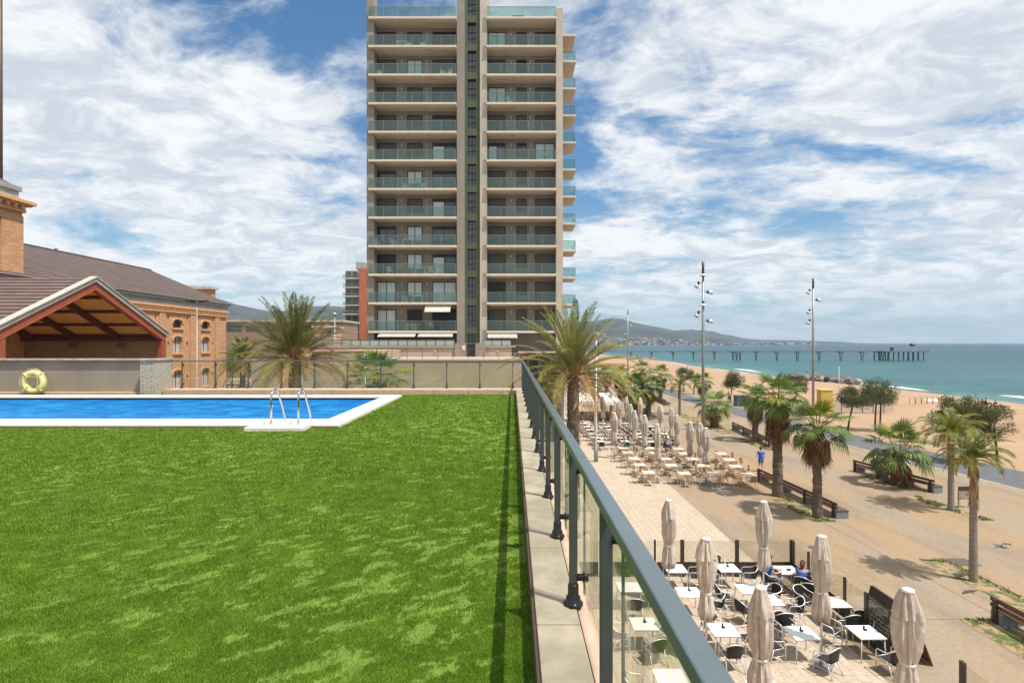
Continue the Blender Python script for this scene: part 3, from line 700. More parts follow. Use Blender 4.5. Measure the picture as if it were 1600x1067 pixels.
# ---- brick tower on the factory
tw = empty('brick_tower', (-43, 41, 0), 0, 'tall square brick tower with a bracketed cornice at the left border', 'tower')
def tpart(b, n, m, **k):
    o = b.build(n, m, tw, **k); o.matrix_parent_inverse = Matrix.Translation((43, -41, 0)); return o
TX, TY0, TY1 = -40.0, 36.0, 44.7
b = MB(); b.box(-47, TX, TY0, TY1, 0, 20.2); tpart(b, 'wall', M_brick)
b = MB()
for (y0, y1) in ((TY1-1.95, TY1-.02), (TY0, TY0+2), (39.6, 40.9)): b.box(TX+.001, TX+.12, y0, y1, 0, 19.49)
b.box(TX+.001, TX+.12, TY0, TY1-.02, 19.5, 19.901); tpart(b, 'pilaster', M_brick)
b = MB(); b.box(-47.3, TX+.25, TY0-.3, TY1+.1, 20.2, 20.5); b.box(-47.6, TX+.75, TY0-.7, TY1+.55, 20.85, 21.15); b.box(-47.5, TX+.55, TY0-.5, TY1+.35, 20.72, 20.85)
y = TY0
while y < TY1: b.box(TX, TX+.5, y, y+.3, 20.45, 20.74); y += .68
tpart(b, 'cornice', M_brickt, bevel=.03)
b = MB(); b.box(-47, TX-.1, TY0, TY1-.2, 21.15, 22.2); b.box(-47, TX+.05, TY0, TY1-.05, 21.9, 22.3); tpart(b, 'attic_band', M_gutter, bevel=.02)
b = MB(); b.add([(-47.1, TY0-.2, 22.3), (TX-.1, TY0-.2, 22.3), (TX-.1, TY1-.5, 22.3), (-47.1, TY1-.5, 22.3), (-44.5, 39, 24.2), (-43, 39, 24.2), (-43, 41, 24.2), (-44.5, 41, 24.2)],
    [(0, 1, 5, 4), (1, 2, 6, 5), (2, 3, 7, 6), (3, 0, 4, 7), (4, 5, 6, 7)]); tpart(b, 'roof', M_tileF)
b = MB(); b.tube([(-43.32, 46.3, 14), (-43.32, 46.3, 45)], [.2, .16], 12); b.lathe([(.4, 0), (.4, .1)], (-43.32, 46.3, 13.9), 12); b.build_ = 0
tag(b.build('mast', mat('brown_mast', (.09, .055, .04), .5), smooth=True), 'tall dark brown mast behind the brick tower at the extreme left border', 'mast')

# ---- red steel shed with ridge along X, open gable end at X=-28
SX = -28.0; YN, YA, YF = 29.6, 36.7, 44.2; ZA = 13.5; ZE = 9.98
sh = empty('open_shed', (SX, 36.7, 0), 0, 'open shed with rust red steel gable frame and brown ribbed roof behind the pool wall', 'shed')
def spart(b, n, m, par=None, **k):
    o = b.build(n, m, par or sh, **k)
    if par is None: o.matrix_parent_inverse = Matrix.Translation((-SX, -36.7, 0))
    return o
def rk(y): return ZA-abs(y-YA)*((ZA-ZE)/(YF-YA) if y > YA else (ZA-ZE)/(YA-YN))
def band(b, x0, x1, o0, o1, ya=YN-.25, yb=YF+.25, m=0):   # a folded slab following the roof, offset o0..o1 above the line
    pts = [(ya, rk(ya)+o0), (YA, ZA+o0), (yb, rk(yb)+o0), (yb, rk(yb)+o1), (YA, ZA+o1), (ya, rk(ya)+o1)]
    n = 6; vs = [(x0, y, z) for y, z in pts]+[(x1, y, z) for y, z in pts]
    fs = [(0, 1, 4, 5), (1, 2, 3, 4), (6, 11, 10, 7), (7, 10, 9, 8)]+[(i, 6+i, 6+(i+1) % 6, (i+1) % 6) for i in range(6)]
    return b.add(vs, fs, m)
b = MB(); band(b, -60, SX-.05, .30, .46); spart(b, 'roof', M_tileC)
b = MB(); band(b, -60, SX-.1, .20, .29); spart(b, 'ceiling_boards', M_ochre)
b = MB(); band(b, SX-.045, SX+.12, .22, .50); band(b, SX-.3, SX+.2, .505, .58); spart(b, 'fascia', mat('pale_fascia', (.42, .40, .36), .6, .1, 2), bevel=.01)
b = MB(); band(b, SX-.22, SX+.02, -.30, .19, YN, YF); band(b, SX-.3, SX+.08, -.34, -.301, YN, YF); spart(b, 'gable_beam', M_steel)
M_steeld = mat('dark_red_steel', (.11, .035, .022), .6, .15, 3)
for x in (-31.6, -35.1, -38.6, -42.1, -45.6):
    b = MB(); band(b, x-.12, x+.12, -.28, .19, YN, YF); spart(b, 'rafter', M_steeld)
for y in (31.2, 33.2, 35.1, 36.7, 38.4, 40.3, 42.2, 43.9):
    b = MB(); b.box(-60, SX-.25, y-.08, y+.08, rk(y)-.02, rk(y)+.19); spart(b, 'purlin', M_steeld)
for y in (YF-.25, YN+.35):
    b = MB(); b.box(SX-.34, SX+.06, y-.25, y+.25, 0, rk(y)-.3); spart(b, 'post', M_steel, bevel=.02)
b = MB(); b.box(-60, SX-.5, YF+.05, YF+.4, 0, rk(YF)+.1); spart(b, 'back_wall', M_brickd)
b = MB(); b.box(-60, SX-.5, YF-.3, YF+.04, 9.75, 10.05); spart(b, 'wall_beam', M_steeld)
b = MB()
for x, z in ((-31.6, 9.5), (-35.5, 9.5), (-40.5, 9.4)): b.box(x-.45, x+.45, YF+.03, YF+.06, z-.25, z+.15)
spart(b, 'bricked_opening', mat('patch_brick', (.16, .10, .07), .9, .3, 4))

# ---- street wall (neighbour block) at Y=42, stepped top
nb = empty('street_wall', (-10, 42, 0), 0, 'wide beige wall with stepped top behind the far railing and below the tower', 'wall')
def npart(b, n, m, **k):
    o = b.build(n, m, nb, **k); o.matrix_parent_inverse = Matrix.Translation((10, -42, 0)); return o
M_wall2 = brickmat('beige_panel_wall', (.42, .35, .255), (.40, .33, .24), (.33, .27, .19), 1.5, .75, .006, 'wall', .9, .08, .3)
b = MB(); b.box(-20.0, -15.35, 42, 55.9, 0, 8.55); b.box(-15.35, -11.35, 42, 55.9, 0, 8.95); b.box(-11.35, .74, 42, 55.9, 0, 8.2); npart(b, 'wall', M_wall2)
b = MB(); b.box(-20.05, -15.37, 41.95, 42.4, 8.55, 8.63); b.box(-15.4, -11.3, 41.95, 42.4, 8.95, 9.05); b.box(-11.29, .8, 41.95, 42.4, 8.2, 8.35); npart(b, 'coping', M_cop, bevel=.01)
b = MB(); b.box(-11.34, .6, 42.42, 55.9, 8.2, 8.215); npart(b, 'paved_top', M_pave)
# thin metal railing on it
tr = empty('thin_railing', (-11, 44.5, 8.2), 0, 'thin dark metal railing on top of the beige street wall in front of the tower', 'railing')
b = MB(); b.box(-.2, 11.6, -.02, .02, .93, .965); b.box(-.2, 11.6, -.015, .015, .10, .12); b.build('handrail', M_rail, tr)
for i in range(10):
    b = MB(); b.box(i*1.24-.02, i*1.24+.02, -.02, .02, 0, .93); b.build('post', M_rail, tr)
# ---- apartment tower
T = empty('apartment_tower', (-5, 57, 0), 0, 'tall beige apartment tower with stacked glass balconies and a green central strip', 'apartment tower')
def ap(b, n, m, par=None, **k):
    o = b.build(n, m, par or T, **k)
    if par is None: o.matrix_parent_inverse = Matrix.Translation((5, -57, 0))
    return o
def tx(px): return (px-800)/15.0           # at Y=57
def tz(py): return CZ+(HY-py)/15.0
M_taupe = mat('taupe_plaster', (.295, .25, .21), .9, .08, .8, .1, 12, big=.25, coord='World')
M_taupel = mat('light_plaster', (.49, .425, .355), .9, .08, .8, .1, 12, big=.22, coord='World')
M_soff = mat('balcony_plaster', (.64, .545, .455), .88, .06, 2, .05, 12, coord='World')
M_green = mat('green_panel', (.07, .09, .05), .6, .08, 2, coord='World')
ZT = 46.8
xl, xr = tx(571.5), tx(880)
FL = 2.975; Z0 = 10.87; NF = 12      # slab k top edge z = Z0 + k*FL , k=0..11 ; roof slab k=11 (y=22)
slabs = [Z0+FL*k for k in range(NF)]
YW = 58.8                              # recessed wall plane
# core and piers
b = MB(); b.box(xl+.02, xr, YW, 70, 0, slabs[-1]-.1); ap(b, 'wall', M_taupe)
b = MB(); b.box(xl, tx(583), 57.35, YW, 0, ZT); ap(b, 'left_pier', M_taupe)
b = MB(); b.box(tx(869.5), xr, 57.35, YW+3.2, 0, tz(10)); ap(b, 'right_pier', M_taupel)
b = MB(); b.box(tx(713), tx(725.5), 57.5, 66, 0, ZT+3); b.box(tx(725.5), tx(749.5), 60.0, 66, slabs[-1], ZT+3); ap(b, 'core_pier', M_taupe)
b = MB(); b.box(tx(749.5), tx(760.5), 57.36, 66, 0, ZT+3); ap(b, 'stair_pier', M_taupel)
b = MB(); b.box(tx(725.5)+.001, tx(730), 57.55, YW+1, 8.3, ZT+3); b.box(tx(744), tx(749.5)-.001, 57.55, YW+1, 8.3, ZT+3)
zs_ = []
for k in range(-1, 13):
    zc_ = Z0+FL*k+1.55
    b.box(tx(730), tx(744), 57.56, YW+1, zc_+1.13, zc_+1.86)
b.box(tx(730), tx(744), 57.56, YW+1, 7.9, Z0-FL+.4)
ap(b, 'green_strip', M_green)
for k in range(-1, 13):
    zc_ = Z0+FL*k+1.55
    b = MB(); b.box(tx(730), tx(744), 57.9, 57.93, zc_-1.1, zc_+1.12); w = ap(b, 'stair_window', M_pane)
    b = MB(); x0, x1 = tx(730), tx(744)
    for xa in (x0, (x0+x1)/2-.03, x1-.06): b.box(xa, xa+.06, 57.84, 57.9, zc_-1.1, zc_+1.12)
    for za in (zc_-1.1, zc_-.45, zc_+.2, zc_+1.06): b.box(x0+.0, x1, 57.835, 57.899, za, za+.06)
    b.build('frame', M_wframe, w); w.children[0].matrix_parent_inverse = Matrix.Identity(4)
def bal(x0, x1, z, wide=1.8, skew=0., y0=57.0, y1=YW, rail=True, seg=None, name='balcony', side=False):
    b = MB(); b.box(x0, x1, y0, y1, z-.22, z)
    # tapered soffit edge
    o = ap(b, name, M_soff, bevel=.015)
    if rail:
        r = MB()
        r.box(x0+.05, x1-.05, y0+.05, y0+.07, z+.06, z+1.02)
        if x0 < tx(583)+.6 or side: r.box(x0+.05, x0+.07, y0+.08, y1 if not side else y0+.1, z+.06, z+1.02)
        if side: r.box(x1-.07, x1-.05, y0+.08, y1, z+.06, z+1.02)
        r.build('glass_screen', M_balc_glass, o)
        r = MB(); n = max(2, int((x1-x0)/1.45))
        for i in range(n+1):
            xx = x0+.06+(x1-x0-.12)*i/n; r.box(xx-.015, xx+.015, y0+.02, y0+.049, z, z+1.04)
        r.box(x0+.04, x1-.04, y0+.03, y0+.09, z+1.021, z+1.055)
        r.build('rail_frame', M_lamp, o)
    return o
wl_ = [(583.6, 612.5), (632, 655), (672.5, 709.5)]; wr_ = [(762.5, 789), (808, 823), (838, 867.5)]
stl = [[1, 1, 1], [1, 1, 1], [2, 1, 2], [1, 1, 2], [2, 2, 2], [0, 0, 2], [2, 2, 2], [0, 0, 2], [0, 0, 2], [0, 0, 0], [0, 1, 0], [0, 0, 0], [0, 0, 0]]
# state per floor above slab k : 0 shutter down, 1 curtains, 2 clear glass with curtain
lst = {0: (1, 3, 3), 1: (1, 1, 1), 2: (3, 1, 2), 3: (2, 1, 2), 4: (0, 0, 2), 5: (2, 1, 2), 6: (0, 0, 2), 7: (0, 0, 2), 8: (0, 0, 0), 9: (0, 1, 0), 10: (0, 0, 3)}
rst = {0: (0, 0, 0), 1: (3, 0, 0), 2: (0, 0, 0), 3: (0, 0, 0), 4: (0, 0, 0), 5: (0, 0, 0), 6: (2, 2, 1), 7: (0, 0, 0), 8: (1, 0, 0), 9: (0, 3, 0), 10: (1, 0, 0)}
furn_m = mat('white_plastic', (.62, .62, .62), .5)
for k, z in enumerate(slabs):
    top = k == NF-1
    bal(tx(575), tx(713), z); bal(tx(760), tx(869.3), z)
    # awning boxes under slabs
    for (a, c_) in ((665, 705), (765, 804)):
        b = MB(); b.box(tx(a), tx(c_), 57.35, 57.6, z-.36, z-.221); ap(b, 'awning_box', M_taupel)
    if not top:
        for side, ws, st in (('l', wl_, lst[k]), ('r', wr_, rst[k])):
            for i, (a, c_) in enumerate(ws):
                x0, x1 = tx(a), tx(c_); zt = z+2.24; zb = z+(.02 if i != 1 else .85)
                s = st[i]
                b = MB(); m = {0: M_shut, 1: M_curt, 2: M_pane, 3: M_dark}[s]
                b.box(x0, x1, YW-.03, YW-.005, zb, zt); w = ap(b, 'window', m)
                fr = MB(); fr.box(x0-.04, x1+.04, YW-.10, YW-.031, zt, zt+.07)
                fr.box(x0-.04, x0+.03, YW-.10, YW-.031, zb, zt); fr.box(x1-.03, x1+.04, YW-.10, YW-.031, zb, zt)
                if s: fr.box((x0+x1)/2-.03, (x0+x1)/2+.03, YW-.09, YW-.031, zb, zt)
                if s == 2:
                    fr.box(x0+.03, x1-.03, YW-.08, YW-.032, zt-.28, zt)
                fr.build('frame', M_wframe, w)
                if s == 2 and (i+k) % 2 == 0:
                    cu = MB(); xm = (x0+x1)/2; cu.box(x0+.05, xm-.05, YW-.045, YW-.032, zb+.05, zt-.29); cu.build('curtain', M_curt, w)
        for px in (622.5, 663.5, 798.5, 830):
            b = MB(); b.tube([(tx(px), YW-.1, z+1.95), (tx(px), YW-.1, z+2.2)], .065, 10); ap(b, 'wall_light', M_lampw)
# side balconies on the right flank
for k in range(0, 11):
    z = slabs[k]+.05
    bal(xr+.001, 7.04, z, y0=60.2, y1=63.8, side=True)
b = MB(); b.box(xr+.001, 7.0, 60.2, 63.8, slabs[10]+2.72, slabs[10]+2.95); ap(b, 'side_canopy', M_soff)
# top floors details
b = MB(); b.box(tx(790), tx(830), 60, 64, slabs[-1], slabs[-1]+1.4); b.box(tx(800), tx(820), 60.5, 64, slabs[-1]+1.4, slabs[-1]+2.2); ap(b, 'roof_hut', M_green)
b = MB(); b.box(tx(786), tx(833), 59.6, 64.4, slabs[-1]+1.41, slabs[-1]+1.5); ap(b, 'hut_roof', M_lamp)
# awning (lowered) and striped ground awnings
b = MB(); b.add([(tx(664), 57.3, slabs[1]-.3), (tx(704), 57.3, slabs[1]-.3), (tx(704), 56.6, slabs[1]-1.0), (tx(664), 56.6, slabs[1]-1.0)], [(0, 1, 2, 3)])
b.box(tx(664), tx(704), 56.57, 56.62, slabs[1]-1.05, slabs[1]-.98); ap(b, 'awning', mat('awning_beige', (.5, .45, .38), .85))
b = MB()
for (a, c_) in ((592, 650), (654, 708)):
    b.add([(tx(a), 57.2, slabs[0]-.25), (tx(c_), 57.2, slabs[0]-.25), (tx(c_), 56.2, slabs[0]-.62), (tx(a), 56.2, slabs[0]-.62)], [(0, 1, 2, 3)]); ap(b, 'awning', mat('awning_white', (.42, .40, .37), .85)); b = MB()
n = 26
for i in range(n):
    xa, xb = tx(762)+(tx(808)-tx(762))*i/n, tx(762)+(tx(808)-tx(762))*(i+1)/n; dz = .08*(i % 2)
    b.add([(xa, 57.2, slabs[0]-.25), (xb, 57.2, slabs[0]-.25), (xb, 56.3, slabs[0]-.7-dz), (xa, 56.3, slabs[0]-.7-dz)], [(0, 1, 2, 3)])
ap(b, 'awning', mat('awning_white', (.42, .40, .37), .85))
# podium with terrace railings
M_pink = mat('pink_beige_plaster', (.42, .33, .27), .9, .08, .8, .1, 12, big=.2, coord='World')
b = MB(); b.box(-20.5, tx(807)-.5, 55.95, 58.79, 0, 9.2); b.box(tx(710), tx(760), 55.9, 55.94, 8.2, 8.21); ap(b, 'podium', M_pink)
b = MB(); b.box(-20.5, -1.2+1.6, 55.8, 56.05, 9.2, 9.3); ap(b, 'podium_coping', M_taupel)
b = MB(); b.box(tx(713)+.0, tx(760), 55.7, 55.948, 0, 9.6); b.build_ = 0
ap(b, 'entrance_bay', M_taupe)
b = MB(); b.box(tx(731), tx(744), 55.66, 55.699, 8.22, 9.7-.15); ap(b, 'entrance_door', M_dark)
b = MB(); b.box(tx(724), tx(728.5), 55.66, 55.699, 8.9, 9.35); ap(b, 'notice_plate', M_white)
for (xa, xb) in ((-20.3, tx(712)), (tx(755), tx(807)-.55)):
    pr_ = MB(); n = int((xb-xa)/.95)
    g_ = MB(); g_.box(xa, xb, 55.9, 55.92, 9.36, 9.9); gl = ap(g_, 'terrace_screen', glassmat('milky_screen', (.7, .8, .78), .75, (.42, .48, .46), 1.) if 'milky_screen' not in MATS else MATS['milky_screen'])
    for i in range(n+1):
        xx = xa+(xb-xa)*i/n; pr_.box(xx-.02, xx+.02, 55.86, 55.895, 9.3, 9.96)
    pr_.box(xa, xb, 55.86, 55.93, 9.93, 9.97); pr_.box(xa, xb, 55.86, 55.93, 9.30, 9.34); pr_.build('screen_frame', M_wframe, gl)
for px in (615, 682, 778):
    b = MB(); b.ball((tx(px), 55.9, 8.72), .09); ap(b, 'bulkhead_light', M_lampw, smooth=True)
# right hand podium part: dark shopfronts towards the promenade
b = MB(); b.box(tx(807)-.49, xr, 56.2, 58.79, 0, 8.6); ap(b, 'shop_block', mat('shop_taupe', (.22, .19, .16), .8, coord='World'))
for i in range(4):
    for za, zb in ((5.6, 8.2), (.2, 3.4)): b = MB(); b.box(.6+i*1.15, 1.55+i*1.15, 56.15, 56.199, za, zb); ap(b, 'shop_window', M_pane)
b = MB(); b.box(tx(809), xr+.6, 55.2, 56.19, 8.601, 8.75); ap(b, 'shop_canopy', M_taupel)
# balcony furniture (things of their own)
def bchair():
    b = MB(); b.box(-.25, .25, -.25, .25, .38, .43); b.obox((0, .24, .65), (.48, .04, .5), 0, 0, (-.15, 0))
    for sx in (-1, 1):
        for sy in (-1, 1): b.box(sx*.22-.02, sx*.22+.02, sy*.22-.02, sy*.22+.02, 0, .38)
        b.box(sx*.25-.02, sx*.25+.02, -.24, .22, .58, .62)
    return b.build('balcony_chair', furn_m)
def btable():
    b = MB(); b.box(-.55, .55, -.35, .35, .68, .72)
    for sx in (-1, 1):
        for sy in (-1, 1): b.box(sx*.48-.02, sx*.48+.02, sy*.3-.02, sy*.3+.02, 0, .68)
    return b.build('balcony_table', furn_m)
c0 = bchair(); t0 = btable(); first = {'c': 1, 't': 1}
ordn = ['first', 'second', 'third', 'fourth', 'fifth', 'sixth', 'seventh', 'eighth', 'ninth', 'tenth', 'eleventh']
def putf(kind, px, k, rz, lab):
    src = c0 if kind == 'c' else t0
    o = src if first[kind] else copy_tree(src); first[kind] = 0
    o.location = (tx(px), 57.85, slabs[k]+.005); o.rotation_euler.z = rz
    tag(o, lab, 'chair' if kind == 'c' else 'table', 'white furniture on the tower balconies')
for kind, px, k, rz in [('c', 606, 2, .6), ('t', 655, 2, 0), ('c', 672, 2, 2.8), ('c', 684, 2, -2.9), ('t', 650, 1, 0), ('c', 630, 1, 1.4), ('c', 690, 1, 3.0), ('t', 640, 0, 0), ('c', 672, 0, 3),
                        ('c', 585, 3, .8), ('t', 635, 3, .1), ('c', 612, 3, 1.2), ('t', 645, 5, 0), ('c', 630, 5, 1.5), ('c', 660, 5, -1.5), ('c', 690, 9, .3), ('c', 700, 9, -1), ('c', 636, 10, 0), ('c', 658, 10, 0),
                        ('t', 625, 10, 0), ('c', 796, 8, 2), ('t', 855, 6, 0), ('c', 590, 9, .2)]:
    if kind == 'c' and (px, k) == (700, 9): lab = 'white chair at the right corner of the upper left balcony, third railing from the top'
    else: lab = ('white chair ' if kind == 'c' else 'white table ')+('near x %s' % 0 if 0 else 'on the %s left balcony up the tower' % ordn[k] if px < 720 else 'on the %s right balcony up the tower' % ordn[k])
    same = [q for q in COL.objects if q.get('label', '').startswith(lab)]
    if same: lab += (', the one %s' % ['', 'further right', 'furthest right', 'at the right end'][len(same)])
    putf(kind, px, k, rz, lab)

# ---- apartment block far behind the left palm
A = empty('apartment_block', (-52, 180, 0), 0, 'distant apartment block with stacked balconies and one orange brick stripe left of the tower', 'apartment block')
def ab(b, n, m, par=None, **k):
    o = b.build(n, m, par or A, **k)
    if par is None: o.matrix_parent_inverse = Matrix.Translation((52, -180, 0))
    return o
M_brk2 = mat('orange_brick', (.40, .13, .06), .85, .1, .5, coord='World')
b = MB(); b.box(-55.3, -50.2, 181.5, 190, 0, 33.6); ab(b, 'wall', M_taupe)
b = MB(); b.box(-50.19, -46, 179.7, 190, 0, 34.2); ab(b, 'brick_stripe', M_brk2)
b = MB(); b.box(-52, -49, 182, 188, 34.2, 36.5); ab(b, 'roof_hut', M_gutter)
for k in range(11):
    z = 1.5+2.95*k; b = MB(); b.box(-55.8, -50.25, 179.9, 181.49, z-.25, z); o = ab(b, 'balcony', M_soff)
    b = MB(); b.box(-55.7, -50.3, 179.95, 180, z+.05, z+1.1); b.build('glass_screen', M_balc_glass, o)
    for x0 in (-54.9, -52.8):
        b = MB(); b.box(x0, x0+1.5, 181.42, 181.48, z+.1, z+2.2); ab(b, 'window', M_pane)
# low buildings in the left gap
def lowb(name, x0, x1, y0, y1, z1, m, label, wins=(), roof=None):
    e_ = empty(name, ((x0+x1)/2, y0, 0), 0, label, 'building', 'low buildings left of the tower')
    inv = Matrix.Translation((-(x0+x1)/2, -y0, 0))
    b = MB(); b.box(x0, x1, y0, y1, 0, z1); o = b.build('wall', m, e_); o.matrix_parent_inverse = inv
    b = MB(); b.box(x0-.4, x1+.4, y0-.4, y1+.4, z1, z1+.5); o = b.build('roof', roof or M_taupel, e_); o.matrix_parent_inverse = inv
    for (xa, xb, za, zb) in wins:
        b = MB(); b.box(xa, xb, y0-.05, y0-.003, za, zb); o = b.build('window', M_pane, e_); o.matrix_parent_inverse = inv
    return e_
q = lambda px, Y: (px-800)/F*Y
Y = 150; lowb('long_building', q(330, Y), q(535, Y), Y, 165, zpx(503, Y), mat('brown_plaster', (.26, .18, .13), .9, .1, 1), 'long low brown building with a flat roof seen past the end of the factory',
     [(q(354+i*30, Y), q(378+i*30, Y), zpx(518, Y), zpx(508, Y)) for i in range(6)])
Y = 170; lowb('low_house', q(335, Y), q(398, Y), Y+30, Y+40, zpx(506, Y+30), M_white, 'white house peeking over the long low brown building')
Y = 120; lowb('brick_block', q(282, Y), q(331, Y), Y, 121.5, zpx(452, Y), mat('orange_plaster', (.45, .22, .13), .9, .1, 1), 'orange brick block with roof plant just above the factory roof end')
b = MB(); b.box(q(286, 120), q(306, 120), 120.2, 121.3, zpx(449, 120), zpx(446, 120)); b.box(q(314, 120), q(326, 120), 120.2, 121.3, zpx(452, 120), zpx(448, 120)); b.tube([(q(312, 120), 122, zpx(450, 120)), (q(312, 120), 122, zpx(444, 120))], .15, 6)
tag(b.build('roof_plant', M_taupel), 'small pale plant units on the roof of the orange brick block', 'roof plant')
Y = 140; lowb('pink_house', q(508, Y), q(538, Y), Y-8, Y-2, zpx(512, Y-8), mat('pink_plaster', (.50, .27, .22), .9, .1, 1), 'pink house half hidden between the left palm and the far apartment block',
     [(q(511, Y-8), q(518, Y-8), zpx(527, Y-8), zpx(516, Y-8))])
# ---- left gap : hedges, lawn strip, kerbs
M_hedge = leafmat('hedge_leaf', (.025, .05, .012), (.07, .12, .03), .6, .15)
def hedge(x0, x1, y0, y1, h, label):
    b = MB(); n = int((x1-x0)*(y1-y0)*45)+500
    for _ in range(min(n, 9000)):
        p = Vector((random.uniform(x0, x1), random.uniform(y0, y1), h*(1-random.random()**2))); a = random.uniform(0, 2*PI); s_ = .16
        d = Vector((math.cos(a), math.sin(a), random.uniform(-.5, .8))).normalized()*s_; e = d.cross(Vector((random.random(), random.random(), 1))).normalized()*s_*.5
        b.add([p-d, p+e, p+d, p-e], [(0, 1, 2, 3)])
    b.box(x0+.1, x1-.1, y0+.1, y1-.1, 0, h*.8)
    return tag(b.build('hedge', M_hedge), label, 'hedge', 'hedges along the left road')
hedge(-34.3, -24.6, 70, 73, 2.6, 'clipped dark hedge right of the left road, nearer the railing')
hedge(-47.6+1, -41.7, 84, 87, 3.2, 'dark hedge touching the far corner of the brick factory')
b = MB(); b.box(-58, -20, 88, 125, -.05, .25); tag(b.build('grass_bank', mat('dry_grass', (.13, .17, .05), .95, .2, .5, coord='World')), kind='structure')
b = MB(); b.box(-40, -21, 84, 84.4, 0, .9)
for i in range(9): b.box(-39.5+i*2.2, -39.3+i*2.2, 83.9, 84, 0, 1.1)
tag(b.build('road_barrier', M_lamp), 'low grey barrier across the left road beyond the railing', 'barrier')
# ================================================================== PALMS AND TREES
def pinnate(b, base, az, el, L, nl, ll, droop=1.6, twist=0., m=0, rw=.03, mr=1, ragged=.15, curl=1.0):
    """one feather frond: rachis curve with leaflets on both sides"""
    p = Vector(base); pts = [p.copy()]; n = 14; e = el
    for i in range(n):
        t = (i+.5)/n; e = el-droop*(t**1.6)*curl
        p = p+Vector((math.cos(az)*math.cos(e), math.sin(az)*math.cos(e), math.sin(e)))*(L/n); pts.append(p.copy())
    b.tube(pts, [rw*(1-.85*i/n) for i in range(n+1)], 4, mr, caps=False)
    side = Vector((-math.sin(az), math.cos(az), 0))
    for i in range(nl):
        t = .12+.88*i/nl; f = t*n; k = min(n-1, int(f)); q = pts[k].lerp(pts[k+1], f-k); d = (pts[k+1]-pts[k]).normalized()
        up = side.cross(d).normalized()
        if up.z < 0: up = -up
        l = ll*1.12*(math.sin(PI*min(1, .12+t*.86))**.6)*random.uniform(1-ragged, 1+ragged*.4)
        for s in (-1, 1):
            if random.random() < ragged*.5: continue
            v = (side*s*random.uniform(.55, .8)+d*random.uniform(.75, 1.05)+up*(.45-.35*t+random.uniform(-.15, .15))).normalized()
            w = d.cross(v).normalized().cross(v)*0+d*.5*(.044*ll/.5)
            tip = q+v*l+Vector((0, 0, -l*random.uniform(.05, .28)))
            mid = q+v*l*.5
            b.add([q-w*.5, mid-w*1.1, tip, mid+w*1.1], [(0, 1, 2, 3)], m)
def fan(b, hub, az, el, Rr, nseg, m=0, mr=1, droop=.35, petiole=None, spread=2.2, fold=.25, tatter=.1):
    """one palmate leaf"""
    d = Vector((math.cos(az)*math.cos(el), math.sin(az)*math.cos(el), math.sin(el))); side = Vector((-math.sin(az), math.cos(az), 0)); up = side.cross(d)
    if up.z < 0: up = -up
    if petiole is not None: b.tube([petiole, Vector(petiole).lerp(Vector(hub), .5)+up*.04, hub], [.026, .02, .014], 4, mr, caps=False)
    hub = Vector(hub)
    for i in range(nseg):
        a = -spread+2*spread*(i+.5)/nseg
        if random.random() < tatter: continue
        r = Rr*(.72+.28*math.cos(a*.6))*random.uniform(.86, 1.06)
        v = (d*math.cos(a)+side*math.sin(a)).normalized()
        wv = (side*math.cos(a)-d*math.sin(a))
        f = up*(.06*Rr*(1 if i % 2 else -1))*fold*4*.3
        mid = hub+v*r*.58+up*(.05*Rr)+f*.3
        tip = hub+v*r+Vector((0, 0, -r*droop*random.uniform(.5, 1.3)))
        w = wv*(r*spread/nseg*.62)
        b.add([hub, mid-w, tip, mid+w+f], [(0, 1, 2, 3)], m)
def trunk(h, r0, r1, lean=(0, 0), ring=.06, n=14, seg=24, boots=0, bulge=0., mt=None):
    b = MB(); vs = []
    for j in range(seg+1):
        t = j/seg; r = r0+(r1-r0)*t+bulge*math.exp(-((t)*6)**2); r *= 1+ring*(1 if j % 2 else -1)
        for k in range(n):
            a = 2*PI*k/n; rr = r*(1+.05*noise.noise(Vector((math.cos(a)*2, math.sin(a)*2, t*h*2))))
            vs.append((lean[0]*t*t+rr*math.cos(a), lean[1]*t*t+rr*math.sin(a), t*h))
    b.add(vs, [(j*n+k, j*n+(k+1) % n, (j+1)*n+(k+1) % n, (j+1)*n+k) for j in range(seg) for k in range(n)]+[tuple(seg*n+k for k in range(n))])
    if boots:
        for _ in range(boots):
            z = random.uniform(.05, h); a = random.uniform(0, 2*PI); t = z/h; r = (r0+(r1-r0)*t)*.95; w = r*.32
            c = Vector((lean[0]*t*t+r*math.cos(a), lean[1]*t*t+r*math.sin(a), z)); o = Vector((math.cos(a), math.sin(a), 0)); s_ = Vector((-math.sin(a), math.cos(a), 0))
            b.add([c-s_*w, c+s_*w, c+o*.06+s_*w*.6+Vector((0, 0, r*.75)), c+o*.06-s_*w*.6+Vector((0, 0, r*.75))], [(0, 1, 2, 3)])
    return b
